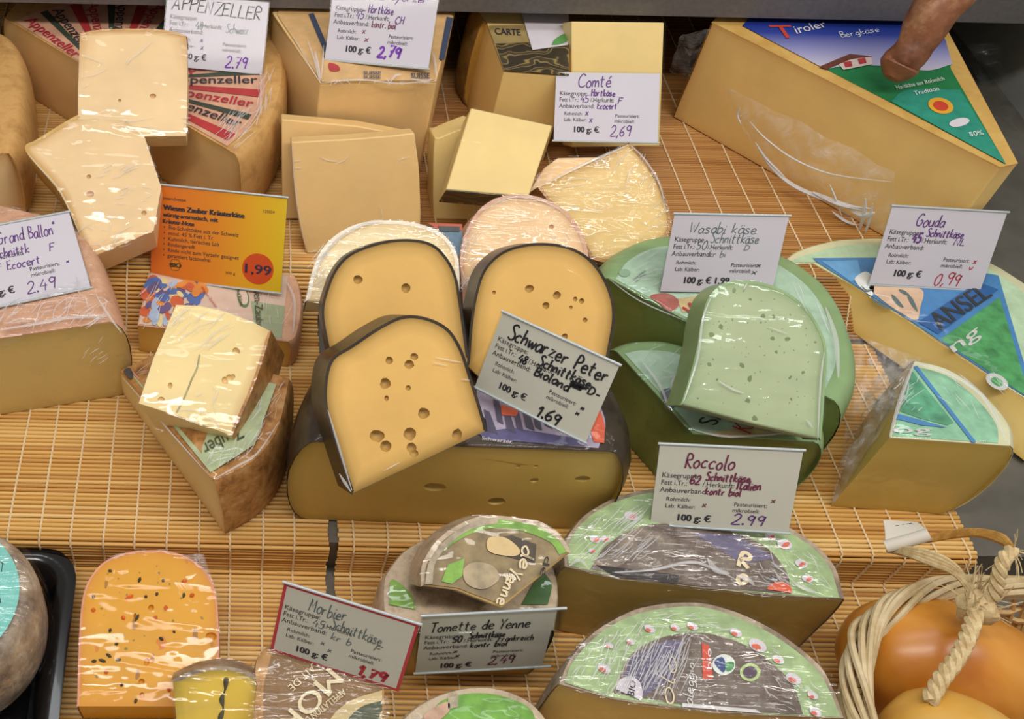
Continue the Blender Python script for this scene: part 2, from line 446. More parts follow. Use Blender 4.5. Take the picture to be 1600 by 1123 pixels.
G = {
'a': [[(.45,.45),(.25,.5),(.05,.3),(.1,.05),(.25,0),(.42,.2),(.46,.48),(.46,.1),(.56,0)]],
'b': [[(.05,1),(.05,0),(.3,.02),(.45,.25),(.3,.48),(.06,.35)]],
'c': [[(.45,.42),(.28,.5),(.06,.28),(.15,.03),(.42,.06)]],
'd': [[(.45,.4),(.25,.5),(.05,.25),(.2,0),(.42,.15),(.46,1),(.46,.1),(.56,0)]],
'e': [[(.06,.25),(.42,.3),(.3,.5),(.1,.4),(.06,.2),(.2,0),(.48,.08)]],
'f': [[(.42,.95),(.28,1),(.2,.8),(.18,-.1)],[(.02,.5),(.38,.52)]],
'g': [[(.45,.45),(.22,.5),(.05,.25),(.2,.02),(.42,.2),(.46,.48),(.44,-.2),(.25,-.38),(.06,-.28)]],
'h': [[(.08,1),(.05,0)],[(.05,.25),(.25,.5),(.4,.4),(.42,0)]],
'i': [[(.1,.5),(.08,.08),(.2,0)],[(.12,.68),(.13,.74)]],
'k': [[(.08,1),(.05,0)],[(.42,.5),(.08,.22),(.44,0)]],
'l': [[(.1,1),(.07,.08),(.2,0)]],
'm': [[(.05,.5),(.05,0)],[(.05,.28),(.2,.5),(.3,.4),(.32,0)],[(.32,.28),(.48,.5),(.58,.4),(.62,0)]],
'n': [[(.05,.5),(.05,0)],[(.05,.28),(.25,.5),(.38,.4),(.42,0)]],
'o': [[(.25,.5),(.06,.3),(.12,.03),(.32,0),(.46,.25),(.36,.48),(.2,.5)]],
'p': [[(.06,.5),(.03,-.38)],[(.05,.35),(.28,.5),(.45,.25),(.28,0),(.06,.1)]],
'r': [[(.05,.5),(.06,0)],[(.06,.28),(.2,.48),(.36,.45)]],
's': [[(.4,.43),(.2,.5),(.08,.38),(.35,.2),(.35,.05),(.15,0),(.03,.08)]],
't': [[(.2,.85),(.17,.1),(.34,.02)],[(.02,.55),(.4,.58)]],
'u': [[(.05,.5),(.06,.1),(.22,0),(.4,.15),(.42,.5),(.43,.08),(.53,0)]],
'v': [[(.04,.5),(.2,0),(.4,.5)]],
'w': [[(.03,.5),(.14,0),(.3,.42),(.42,0),(.58,.5)]],
'x': [[(.04,.5),(.4,0)],[(.4,.5),(.03,0)]],
'y': [[(.05,.5),(.2,.08)],[(.44,.5),(.2,0),(.02,-.36)]],
'z': [[(.05,.48),(.42,.5),(.06,.02),(.46,.03)]],
'A': [[(.02,0),(.3,1),(.56,0)],[(.12,.35),(.5,.36)]],
'B': [[(.08,1),(.06,0)],[(.06,1),(.4,.9),(.36,.6),(.1,.52),(.5,.4),(.44,.08),(.06,0)]],
'C': [[(.6,.85),(.36,1),(.06,.6),(.12,.12),(.4,0),(.64,.14)]],
'D': [[(.08,1),(.06,0)],[(.02,1),(.4,.9),(.56,.5),(.38,.08),(.03,0)]],
'E': [[(.5,1),(.08,.98),(.06,0),(.52,.03)],[(.07,.52),(.42,.54)]],
'F': [[(.5,1),(.1,.98),(.06,0)],[(.08,.52),(.4,.54)]],
'G': [[(.56,.85),(.34,1),(.06,.6),(.12,.1),(.4,0),(.58,.2),(.58,.45),(.36,.45)]],
'H': [[(.08,1),(.06,0)],[(.5,1),(.48,0)],[(.06,.5),(.5,.54)]],
'J': [[(.2,.95),(.5,1)],[(.4,1),(.36,.15),(.2,-.08),(.02,.1)]],
'I': [[(.12,1),(.1,0)]],
'L': [[(.1,1),(.07,.02),(.46,.03)]],
'M': [[(.04,0),(.1,1),(.34,.35),(.58,1),(.64,0)]],
'N': [[(.06,0),(.08,1),(.48,0),(.52,1)]],
'P': [[(.08,0),(.1,1),(.42,.92),(.44,.62),(.1,.48)]],
'R': [[(.08,0),(.1,1),(.42,.94),(.42,.64),(.1,.52),(.5,0)]],
'S': [[(.5,.88),(.3,1),(.08,.8),(.44,.36),(.4,.06),(.18,0),(.02,.12)]],
'T': [[(.02,.98),(.6,1)],[(.32,.98),(.28,0)]],
'W': [[(.03,1),(.18,0),(.36,.75),(.5,0),(.72,1)]],
'Y': [[(.03,1),(.28,.5),(.54,1)],[(.28,.5),(.2,-.05)]],
'Z': [[(.04,.97),(.52,1),(.05,.02),(.56,.03)]],
'0': [[(.26,1),(.05,.6),(.12,.08),(.32,0),(.46,.4),(.4,.9),(.24,1)]],
'1': [[(.05,.7),(.25,1),(.22,0)]],
'2': [[(.05,.8),(.25,1),(.42,.8),(.3,.4),(.03,.02),(.5,.03)]],
'4': [[(.28,1),(.04,.4),(.5,.42)],[(.38,.65),(.36,-.02)]],
'5': [[(.46,1),(.12,.98),(.1,.58),(.36,.56),(.42,.2),(.22,0),(.03,.1)]],
'6': [[(.4,1),(.12,.6),(.06,.2),(.24,0),(.42,.2),(.32,.44),(.08,.3)]],
'7': [[(.04,.97),(.46,1),(.2,0)],[(.14,.5),(.4,.52)]],
'8': [[(.4,.85),(.24,1),(.08,.8),(.4,.3),(.3,0),(.08,.1),(.14,.4),(.42,.8)]],
'9': [[(.42,.85),(.22,1),(.06,.75),(.22,.52),(.4,.7),(.44,.95),(.36,0)]],
',': [[(.14,.1),(.1,0),(.02,-.2)]], '.': [[(.06,.0),(.14,.02),(.1,.09),(.06,.03)]], '-': [[(.04,.36),(.36,.38)]],
'/': [[(.04,-.05),(.34,1)]], '"': [[(.05,1),(.03,.8)],[(.18,1),(.16,.8)]], "'": [[(.1,1),(.06,.82)]],
'#': [[(.02,.2),(.7,.25),(.05,.35),(.72,.4),(.03,.5),(.7,.52),(.08,.1),(.7,.12)]],
}
G['ä'] = G['a'] + [[(.14,.66),(.15,.72)],[(.36,.68),(.37,.74)]]
G['é'] = G['e'] + [[(.22,.64),(.42,.84)]]
ADV = {'m': .72, 'w': .66, 'M': .78, 'W': .82, 'C': .74, 'i': .28, 'l': .28, ' ': .45, '.': .24, ',': .26, 'I': .3, '1': .4, 'G': .74, 'T': .66, '#': .85, 'N': .66, 'A': .66, 'O': .7, 'D': .68, 'R': .6}
def script_strokes(s):
    x = 0; out = []
    rnd = random.Random(sum(map(ord, s)))
    for ch in s:
        dy = rnd.uniform(-.05, .05); sc = rnd.uniform(.93, 1.08)
        for st in G.get(ch, []):
            if len(st) == 2 or ch in 'AEFHIKLMNTVWYZ47xzk': p = [(a, b) for a, b in st]
            else:
                p = []
                for i in range(len(st) - 1):
                    p0 = st[max(i - 1, 0)]; p1 = st[i]; p2 = st[i + 1]; p3 = st[min(i + 2, len(st) - 1)]
                    for q in range(4):
                        t = q / 4
                        p.append(tuple(.5 * (2 * p1[a] + (p2[a] - p0[a]) * t + (2 * p0[a] - 5 * p1[a] + 4 * p2[a] - p3[a]) * t * t + (3 * p1[a] - p0[a] - 3 * p2[a] + p3[a]) * t ** 3) for a in (0, 1)))
                p.append(st[-1])
            out.append([(x + (a + .12 * b) * sc, b * sc + dy) for a, b in p])
        x += ADV.get(ch, .56)
    return out, x
def quadmap(TL, TR, BR, BL, lift):
    n = (TR - TL).cross(BL - TL).normalized() * -1
    def f(u, v, l=0.0):
        return TL * (1 - u) * (1 - v) + TR * u * (1 - v) + BR * u * v + BL * (1 - u) * v + n * (lift + l)
    return f
def add_type(bm, fm, s, u0, u1, vb, h, bold=0.0, slope=0.0, lz=0.0):
    if bold:
        for k in (1, 2): add_type(bm, fm, s, u0 + .0035 * k * min(2.6, bold / .018), u1 + .0035 * k * min(2.6, bold / .018), vb + .0015 * (k - 1), h, 0, slope, .00003 * k)
    V, Fc = type_mesh(s, 0)
    bv = [bm.verts.new(fm(u0 + x * (u1 - u0), vb - y * h + slope * x, lz)) for x, y in V]
    for f in Fc:
        try: bm.faces.new([bv[i] for i in f])
        except ValueError: pass
def add_script(bm, fm, s, u0, u1, vb, h, pen=.004, asp=1.418, slope=0.0):
    st, wd = script_strokes(s)
    lz = 0.0
    for p in st:
        q = [(u0 + x / wd * (u1 - u0), vb - y * h + slope * x / wd) for x, y in p]
        lz += 8e-6
        L = []; n = len(q)
        for i in range(n):
            a = q[max(i - 1, 0)]; b = q[min(i + 1, n - 1)]
            dx, dy = (b[0] - a[0]) * asp, b[1] - a[1]; l = math.hypot(dx, dy) or 1
            L.append((-dy / l * pen / asp, dx / l * pen))
        vv = [(bm.verts.new(fm(q[i][0] + L[i][0], q[i][1] + L[i][1], lz)), bm.verts.new(fm(q[i][0] - L[i][0], q[i][1] - L[i][1], lz))) for i in range(n)]
        for i in range(n - 1):
            bm.faces.new([vv[i][0], vv[i + 1][0], vv[i + 1][1], vv[i][1]])
def print_on(parent, name, quad, plane, items, mat, lift=.0018, label=None):
    """items: (kind, text, u0, u1, vb, h, bold_or_pen[, slope]) laid out on a pixel quad lying on a plane"""
    lift = min(lift, .0030)
    if plane is None: Q = quad
    elif isinstance(plane, (int, float)): Q = [at(x, y, plane) for x, y in quad]
    else: Q = [onp(x, y, *plane) for x, y in quad]
    fm = quadmap(*Q, lift); asp = (Q[1] - Q[0]).length / (Q[3] - Q[0]).length
    bm = bmesh.new()
    for it in items:
        k, s, u0, u1, vb, h, x = it[:7]; sl = it[7] if len(it) > 7 else 0
        if k == 't': add_type(bm, fm, s, u0, u1, vb, h, x, sl)
        else: add_script(bm, fm, s, u0, u1, vb, h, x, asp, sl)
    return part(name, bm, mat, parent, smooth=False, label=label)

# ---- tubes
def tube(bm, pts, rad, seg=8, closed=False):
    n = len(pts); rings = []
    ref = Vector((0, 0, 1))
    for i in range(n):
        a = pts[i - 1] if (i or closed) else pts[0]; b = pts[(i + 1) % n] if (i < n - 1 or closed) else pts[-1]
        t = (b - a).normalized()
        x = t.cross(ref); x = x if x.length > .05 else t.cross(Vector((1, 0, 0))); x.normalize(); y = x.cross(t)
        r = rad(i / (n - 1)) if callable(rad) else rad
        rings.append([bm.verts.new(pts[i] + (x * math.cos(2 * math.pi * k / seg) + y * math.sin(2 * math.pi * k / seg)) * r) for k in range(seg)])
    for i in range(n if closed else n - 1):
        p, q = rings[i], rings[(i + 1) % n]
        for k in range(seg): bm.faces.new([p[k], p[(k + 1) % seg], q[(k + 1) % seg], q[k]])
    if not closed: bm.faces.new(rings[0][::-1]); bm.faces.new(rings[-1])
def spline(ctrl, seg=8):
    out = []; n = len(ctrl)
    for i in range(n - 1):
        p0, p1, p2, p3 = ctrl[max(i - 1, 0)], ctrl[i], ctrl[i + 1], ctrl[min(i + 2, n - 1)]
        for k in range(seg):
            t = k / seg; out.append(.5 * ((2 * p1) + (p2 - p0) * t + (2 * p0 - 5 * p1 + 4 * p2 - p3) * t * t + (3 * p1 - p0 - 3 * p2 + p3) * t ** 3))
    out.append(ctrl[-1]); return out
def twisted(bm, path, r, strands=3, pitch=.012, fat=.62):
    L = [0]
    for i in range(1, len(path)): L.append(L[-1] + (path[i] - path[i - 1]).length)
    ref = Vector((.3, .2, 1)).normalized()
    for s in range(strands):
        P = []
        for i, p in enumerate(path):
            t = (path[min(i + 1, len(path) - 1)] - path[max(i - 1, 0)]).normalized(); x = t.cross(ref).normalized(); y = x.cross(t)
            a = 2 * math.pi * (L[i] / pitch + s / strands); P.append(p + (x * math.cos(a) + y * math.sin(a)) * r * .5)
        tube(bm, P, r * fat, 6)
def box(bm, a, b):
    x0, y0, z0 = a; x1, y1, z1 = b
    v = [bm.verts.new(p) for p in ((x0, y0, z0), (x1, y0, z0), (x1, y1, z0), (x0, y1, z0), (x0, y0, z1), (x1, y0, z1), (x1, y1, z1), (x0, y1, z1))]
    for f in ((3, 2, 1, 0), (4, 5, 6, 7), (0, 1, 5, 4), (1, 2, 6, 5), (2, 3, 7, 6), (3, 0, 4, 7)): bm.faces.new([v[i] for i in f])
def sheet(c4, nu, nv, amp, sc, nrm=None, fade=True, sag=0, seed=0):
    """a loose crumpled sheet between four corners"""
    bm = bmesh.new(); TL, TR, BR, BL = c4; n = nrm or (TR - TL).cross(BL - TL).normalized() * -1; g = []
    for i in range(nu + 1):
        row = []
        for j in range(nv + 1):
            u, v = i / nu, j / nv; p = TL * (1 - u) * (1 - v) + TR * u * (1 - v) + BR * u * v + BL * (1 - u) * v
            k = math.sin(math.pi * min(1, max(0, u))) ** .5 * math.sin(math.pi * v) ** .5 if fade else 1
            q = p + n * (noise.fractal(Vector((u * sc[0], v * sc[1], seed)), .8, 2.1, 4) * amp * (.4 + .6 * k) + sag * k)
            row.append(bm.verts.new(q))
        g.append(row)
    for i in range(nu):
        for j in range(nv): bm.faces.new([g[i][j], g[i + 1][j], g[i + 1][j + 1], g[i][j + 1]])
    bmesh.ops.recalc_face_normals(bm, faces=bm.faces)
    return bm

def film_crease_glints(o, plane, lines, r=.0004, mat=None, lift=.0024, name='film_crease_glint', label='creases in the film with their glints coloured white'):
    """film creases as whitish tubes, their glints put into the colour: pixel polylines laid on a plane"""
    bm = bmesh.new()
    for L in lines:
        rr = r
        if isinstance(L, tuple): L, rr = L
        P = [at(x, y, plane + lift) if isinstance(plane, (int, float)) else onp(x, y, plane[0] + plane[1] * lift, plane[1]) for x, y in L]
        P = spline(P, 4) if len(P) > 2 else [P[0], P[0].lerp(P[1], .5), P[1]]
        tube(bm, P, lambda t, rr=rr: rr * (.25 + .75 * math.sin(math.pi * min(1, max(0, t)))), 5)
    c = part(name, bm, mat or M_glint, o, label=label); c['kind'] = 'stuff'; return c
def inside(x, y, poly):
    c = False; j = len(poly) - 1
    for i in range(len(poly)):
        (xi, yi), (xj, yj) = poly[i][:2], poly[j][:2]
        if (yi > y) != (yj > y) and x < (xj - xi) * (y - yi) / (yj - yi) + xi: c = not c
        j = i
    return c
def rnd_lines(n, x0, y0, x1, y1, ang, spread, l0, l1, seed=1, bend=.15, poly=None):
    rnd = random.Random(seed); out = []
    for k in range(n):
        x, y = rnd.uniform(x0, x1), rnd.uniform(y0, y1); a = R(ang + rnd.gauss(0, spread)); L = rnd.uniform(l0, l1); b = rnd.uniform(-bend, bend) * L
        dx, dy = math.cos(a) * L / 2, -math.sin(a) * L / 2
        w_ = rnd.uniform(.0002, .00045)
        if poly and not (inside(x - dx, y - dy, poly) and inside(x + dx, y + dy, poly)): continue
        out.append(([(x - dx, y - dy), (x - dy / max(L, 1) * b, y + dx / max(L, 1) * b), (x + dx, y + dy)], w_))
    return out

Z0, Z1, Z2 = .002, .042, .082        # tops of the mats on the three steps
# ------------------------------------------------------------------ materials
M_steel = plain('brushed_steel', 'a0a6a4', .35, .05, .2, 14, .05)
M_dsteel = plain('dull_steel', '66635b', .5, .15, .2, 25, .05)
M_shelf = plain('grey_metal_edge', '6f6c6c', .5, .3, .12, 200, .1)
M_back = plain('dark_back_panel', '3a322c', .6, .1, .2, 20)
M_string = plain('mat_string', 'e6cfa6', .8, 0, .15, 300)
def bamboo(name, cols, grain):
    mt, nt, b = new_mat(name); b.inputs['Roughness'].default_value = .42
    a = nd(nt, 'ShaderNodeAttribute', attribute_name='tone')
    base = ramp(nt, a.outputs['Fac'], list(zip((0, .3, .7, 1), cols[:4])))
    n = noise_tex(nt, coords(nt, (3, 160, 160)), 1.5, 4); n2 = noise_tex(nt, coords(nt, (1, 1, 1)), 7, 3)
    col = mixc(nt, ramp(nt, n, [(.45, (0, 0, 0)), (.8, (.28, .28, .28))]), base, lin(grain))
    col = mixc(nt, ramp(nt, n2, [(.4, (0, 0, 0)), (.7, (.35, .35, .35))]), col, lin(cols[4]))
    nt.links.new(col, b.inputs['Base Color']); return mt
M_bamboo = bamboo('bamboo', ('c48c46', 'd9a858', 'e4b96c', 'edc882', 'cf9e54'), 'a06a2a')
M_bamboo2 = bamboo('bamboo_fine', ('a26e34', 'b07c3e', 'ba8646', 'c29050', 'aa743a'), '8c5822')
RIMC = 'b98a3c'
M_appz = paste('appenzeller_paste', 'f2d3a0', 'c99a5c')
M_gruy = paste('gruyere_paste', 'eec98c', 'c79a55')
M_gruyf = paste('gruyere_piece_paste', 'efc989', 'c9a05c')
M_comte = paste('comte_paste', 'f0d08a', 'c59a4a')
M_comtel = paste('comte_pale_paste', 'f1d690', 'cfae68')
M_tirol = paste('tirol_paste', 'efc97f', 'd9a865')
M_ball = paste('grand_ballon_paste', 'd8be78', 'b89a58')
M_wies = paste('wiesen_paste', 'f3dc9c', 'd9b476')
M_wiesd = paste('wiesen_slab_paste', 'e2b95e', 'c89848')
M_schw = paste('schwarzer_paste', 'e6bb6c', '947434')
M_schwb = paste('schwarzer_base_paste', 'd6b660', '987e38')
M_schwp = paste('schwarzer_pale_paste', 'f4e3b4', 'd8b478')
M_schwk = paste('schwarzer_pink_paste', 'f3cf9c', 'c99c6c')
M_was = paste('wasabi_paste', 'b3c29a', '8fa67a', specks=[(125, .56, '66794e', (1, 1, 1)), (280, .52, '76886a', (1, 1, 1))])
M_wasd = paste('wasabi_wheel_paste', '7f8a45', '5c7238', specks=[(220, .3, '5a6a30', (1, 1, 1))])
M_goud = paste('gouda_paste', 'f4d98c', 'e2be62')
M_goudf = paste('gouda_front_paste', 'd8bd66', 'bda048')
M_rocc = paste('roccolo_paste', 'ccb062', 'a98e50')
M_tom = paste('tomme_paste', 'd3b06a', '9a7844')
M_morb = paste('morbier_paste', 'e3c34c', '9a8428')
M_oran = paste('orange_paste', 'e2a214', 'd99010', specks=[(95, .55, '96601c', (1, .5, 1)), (70, .58, 'd87a18', (1, .6, 1)), (190, .5, '7a7030', (1, 1, 1))])
R_appz = rindm('appenzeller_rind', 'b98a4e', 'd8aa68', 50, .5, c3='c69256')
R_gold = rindm('golden_rind', 'c69a4c', 'dab468', 40, .3)
R_brown = rindm('brown_rind', '8a6030', 'b98a50', 70, .7, c3='cfa468')
R_dark = rindm('dark_comte_rind', '6a522a', '97783e', 60, .6)
R_speck = rindm('speckled_rind', '7c4f24', 'b88346', 90, .8, c3='caa06a')
R_black = rindm('black_rind', '241c14', '453827', 40, .2, .35)
R_pink = rindm('pinkish_rind', 'b98568', 'd9ab8c', 60, .6, c3='c79a7c')
R_tom = rindm('tomme_rind', '8f7d68', 'cbb99e', 60, .6, c3='b8a488')
R_wax = plain('green_wax_rind', '8fae7a', .4, 0, .1, 40, .05)
R_gwax = plain('yellow_wax_rind', 'dcdcb4', .4, 0, .08, 40, .05)
R_white = plain('pale_rind', 'efe6cf', .5, 0, .06, 50, .1)
R_grey = rindm('grey_brown_rind', '6e5f52', 'a3917c', 60, .7, c3='cbbda6')
F_soft = film_mat('film_clear', .012, .03, (9, 50, 12), bstr=.12)
F_mid = film_mat('film_wrinkled', .02, .05, (9, 50, 12), bstr=.15)
F_hard = film_mat('film_bunched', .04, .1, (20, 120, 26), rough=.1, bstr=.4)
F_teal = film_mat('film_bluish', .03, .08, (12, 70, 18), rough=.08, tint=(.8, .96, 1), bstr=.2)
def glint_mat(name, alpha):
    mt, nt, b = new_mat(name); b.inputs['Base Color'].default_value = (.9, .92, .95, 1); b.inputs['Roughness'].default_value = .12; b.inputs['Specular IOR Level'].default_value = .8; b.inputs['Alpha'].default_value = alpha; return mt
M_glint = glint_mat('film_crease_glint', .3); M_glint_bright = glint_mat('film_crease_glint_bright', .8)  # whitish colour holds the lamp highlights along the film creases
def sheen_film(name, amt):
    mt, nt, b = new_mat(name); b.inputs['Base Color'].default_value = (.92, .9, .92, 1); b.inputs['Roughness'].default_value = .1; b.inputs['Specular IOR Level'].default_value = .9
    v = coords(nt, (1, 1, 1)); n = noise_tex(nt, v, 60, 4, .6, .8); bump(nt, b, n, .5, .004)
    nt.links.new(ramp(nt, n, [(.42, (amt * .3,) * 3), (.6, (amt,) * 3), (.72, (min(1, amt * 2.4),) * 3)]), b.inputs['Alpha']); return mt
F_sheen = sheen_film('film_white_sheen', .16); F_crump_sheen = sheen_film('film_crumpled_sheen', .26)  # white opacity put in for the sheen of loose film catching the lamp
M_paper = plain('card_paper_lilac_light', 'dad0dc', .7, 0, .015, 20)  # white card, lilac cast of the light mixed into its colour
M_paper_beige_light = plain('card_paper_beige_light', 'd8d2c6', .7, 0, .015, 20)  # same white card, beige cast of the light mixed into its colour
def acrylic():
    mt, nt, b = new_mat('acrylic'); out = nt.nodes['Material Output']
    tr = nd(nt, 'ShaderNodeBsdfTransparent'); gl = nd(nt, 'ShaderNodeBsdfGlossy'); gl.inputs['Roughness'].default_value = .06
    tr.inputs[0].default_value = (.97, .985, .98, 1)
    lw = nd(nt, 'ShaderNodeFresnel'); lw.inputs[0].default_value = 1.4
    ge = nd(nt, 'ShaderNodeNewGeometry'); iv = nd(nt, 'ShaderNodeMath', operation='SUBTRACT'); iv.inputs[0].default_value = 1; nt.links.new(ge.outputs['Backfacing'], iv.inputs[1])
    ml = nd(nt, 'ShaderNodeMath', operation='MULTIPLY'); lw.inputs[0].default_value = 1.25; nt.links.new(lw.outputs[0], ml.inputs[0]); nt.links.new(iv.outputs[0], ml.inputs[1])
    mx = nd(nt, 'ShaderNodeMixShader'); nt.links.new(ml.outputs[0], mx.inputs[0]); nt.links.new(tr.outputs[0], mx.inputs[1]); nt.links.new(gl.outputs[0], mx.inputs[2])
    nt.links.new(mx.outputs[0], out.inputs[0]); return mt
M_acr = acrylic()
M_fold = plain('acrylic_edge', 'b9c2c6', .12, 0, 0, 10, 0, 0, .8)
I_black = plain('ink_black', '26242a', .6); I_print = plain('ink_print', '35313b', .7); I_violet = plain('ink_violet', '6b3a86', .6); I_blue = plain('ink_blue', '3d3f96', .6)
I_red = plain('ink_red', 'b8283c', .6); I_purple = plain('ink_purple', '7a2fb0', .6); I_green = plain('ink_grey_green', '5f6f72', .6); I_mauve = plain('ink_mauve', '7a3350', .6)
I_white = plain('print_white', 'e8ecec', .6); I_cream = plain('print_cream', 'e6d6b0', .6)
def C(name, hexc, var=.08, rough=.55): return plain('print_' + name, hexc, rough, 0, var, 90)

# ------------------------------------------------------------------ the setting
bm = bmesh.new()
prof = [(-.12, -.06), (-.12, 0), (.404, 0), (.404, .04), (.664, .04), (.664, .08), (1.32, .08), (1.32, -.06)]
a = [bm.verts.new((-.75, y, z)) for y, z in prof]; b = [bm.verts.new((.86, y, z)) for y, z in prof]
for i in range(len(prof)):
    j = (i + 1) % len(prof); bm.faces.new([a[i], a[j], b[j], b[i]])
bm.faces.new(a[::-1]); bm.faces.new(b); bmesh.ops.recalc_face_normals(bm, faces=bm.faces)
struct('floor', bm, M_dsteel, smooth=False)['label'] = 'stepped grey steel floor of the display counter'
bm = bmesh.new(); box(bm, (-.75, 1.3, .08), (.86, 1.33, .8)); struct('wall_back', bm, M_back, smooth=False)
bm = bmesh.new(); box(bm, (.84, .56, .08), (.86, 1.3, .8)); struct('wall_right', bm, M_steel, smooth=False)
bm = bmesh.new(); box(bm, (-.75, .91, .206), (.838, 1.3, .212)); box(bm, (-.75, .895, .202), (.838, .91, .25)); struct('trim_1', bm, M_shelf, smooth=False)['label'] = 'grey metal front edge of the shelf above the back row'

# bamboo mats
def mat_profile(y0, y1):
    pts = []
    full = [(.02, 0), (.396, 0), (.4, .004), (.4, .036), (.404, .0405), (.618, .0405), (.632, .046), (.652, .072), (.668, .0805), (1.26, .0805)]
    return [p for p in full]
def make_mat(x0, x1, pts, label, st=.004, wood=None, gap=.0252):
    L = [0]
    for i in range(1, len(pts)): L.append(L[-1] + math.dist(pts[i], pts[i - 1]))
    def ev(s):
        for i in range(1, len(pts)):
            if s <= L[i] or i == len(pts) - 1:
                t = (s - L[i - 1]) / (L[i] - L[i - 1]); p = [pts[i - 1][k] + (pts[i][k] - pts[i - 1][k]) * t for k in (0, 1)]
                d = [(pts[i][k] - pts[i - 1][k]) / (L[i] - L[i - 1]) for k in (0, 1)]; return p, d
    bm = bmesh.new(); tl = bm.loops.layers.float_color.new('tone'); n = int(L[-1] / st)
    for k in range(n):
        s = (k + .5) * st; tone = random.random(); jx = random.uniform(-.0007, .0007); jz = random.uniform(-.00025, .0003)
        prev = None; nx = 7
        for q in range(nx):
            x = x0 + (x1 - x0) * q / (nx - 1) + jx
            p, d = ev(min(max(s + .0006 * noise.noise(Vector((x * 5, k * .11, 0))), 1e-5), L[-1])); nn = (-d[1], d[0])
            row = []
            for a in range(6):
                an = math.pi * (1 - a / 5); ox = math.cos(an) * st * .43; oz = math.sin(an) * st * .475 - .0003 + jz
                row.append(bm.verts.new((x, p[0] + d[0] * ox + nn[0] * oz, p[1] + d[1] * ox + nn[1] * oz + .0002)))
            if prev:
                for a in range(5):
                    f = bm.faces.new([prev[a], row[a], row[a + 1], prev[a + 1]])
                    for l in f.loops: l[tl] = (tone, tone, tone, 1)
            prev = row
    bmesh.ops.recalc_face_normals(bm, faces=bm.faces)
    o = link('bamboo_mat', bm, wood or M_bamboo, root_loc=Vector(((x0 + x1) / 2, pts[0][0], pts[0][1])), sharp=70)
    tag(o, label, 'mat', 'bamboo mats on the steps')
    bm = bmesh.new()
    x = x0 + .012; i = 0
    while x < x1 - .004:
        P = []
        for k in range(int(L[-1] / .002)):
            p, d = ev(k * .002 + .001); nn = (-d[1], d[0]); h = st * .40 + .0004 * (k % 2)
            P.append(Vector((x + .0012 * noise.noise(Vector((k * .02, i, 3))) + .0005 * (k % 2), p[0] + nn[0] * h, p[1] + nn[1] * h)))
        tube(bm, P, .00085, 5); x += gap + random.uniform(-.001, .001); i += 1
    part('binding_string', bm, M_string, o, label='pale thread binding the sticks')
    return o
MP = mat_profile(0, 0)
make_mat(-.66, .0795, MP, 'bamboo stick mat draped down the steps on the left side')
make_mat(.0870, .583, MP[:6] + [(.622, .0405)], 'bamboo stick mat under the green wheels and the basket at lower right')
make_mat(.0870, .70, [(.624, .042), (.632, .046), (.652, .072), (.668, .0805), (1.26, .0805)], 'finer looking orange brown bamboo mat on the top step beside the blue and green wedge', .0028, M_bamboo2, .031)
# ------------------------------------------------------------------ cheeses of the back row
FL = ('cheese_wedge', 'cheese')
o = loft('cheese_wedge', [(-120, 60, 1), (-30, 45, 1), (8, 62), (26, 110), (20, 200), (2, 240, 1), (-120, 300, 1)], .165, Z2, M_appz, R_appz, bulge=.012)
tag(o, 'brown rinded cheese cut off by the left edge beside the red striped half wheel', 'cheese')

# appenzeller half wheel
ZA = .165
AP = [(8, 30), (366, 236), (396, 212), (420, 176), (432, 130), (430, 80), (418, 35), (100, 0)]
P1, P2 = at(8, 30, ZA), at(366, 241, ZA)
o = loft('half_cheese_wheel', [(8, 30, 1), (366, 241, 1), (398, 214), (424, 176), (437, 130), (436, 80), (418, 35), (370, -10), (280, -45), (160, -50), (60, -22)], ZA, Z2, M_gruy, R_appz, bulge=.008, film=F_soft, rind_label='brown washed rind with printed top')
tag(o, 'half wheel with radiating red and dark green print on its rind behind the square block', 'cheese')
cA = Vector(((P1.x + P2.x) / 2, (P1.y + P2.y) / 2, ZA)); pinkp = C('salmon_paper', 'd9a88a', .12)
def pol(c, a0, a1, r0, r1, z, n=5):
    pts = [c + Vector((math.cos(a0 + (a1 - a0) * k / n) * r1, math.sin(a0 + (a1 - a0) * k / n) * r1, 0)) for k in range(n + 1)]
    pts += [c + Vector((math.cos(a1 + (a0 - a1) * k / n) * r0, math.sin(a1 + (a0 - a1) * k / n) * r0, 0)) for k in range(n + 1)]
    return [Vector((p.x, p.y, z)) for p in pts]
def flat(parent, name, polys, mat, label=None):
    bm = bmesh.new()
    for p in polys:
        if newell(p).z < 0: p = p[::-1]
        bm.faces.new([bm.verts.new(q) for q in p])
    return part(name, bm, mat, parent, smooth=False, label=label)
aA = math.atan2(P2.y - P1.y, P2.x - P1.x); rA = (P2 - P1).length / 2
lab = flat(o, 'printed_label', [pol(cA, aA + .02, aA + math.pi - .02, .001, rA * .93, ZA + .0014, 24)], pinkp, 'salmon paper disc')
red, grn = [], []
for k in range(12):
    a0 = aA + .06 + k * .255
    (red if k % 2 == 0 else grn).append(pol(cA, a0, a0 + (.06 if k % 2 else .085), rA * .3, rA * .9, ZA + .002, 4))
flat(lab, 'red_stripes', red, C('red', 'b83a3c', .1)); flat(lab, 'green_stripes', grn, C('dark_green', '3f4a3c', .1))
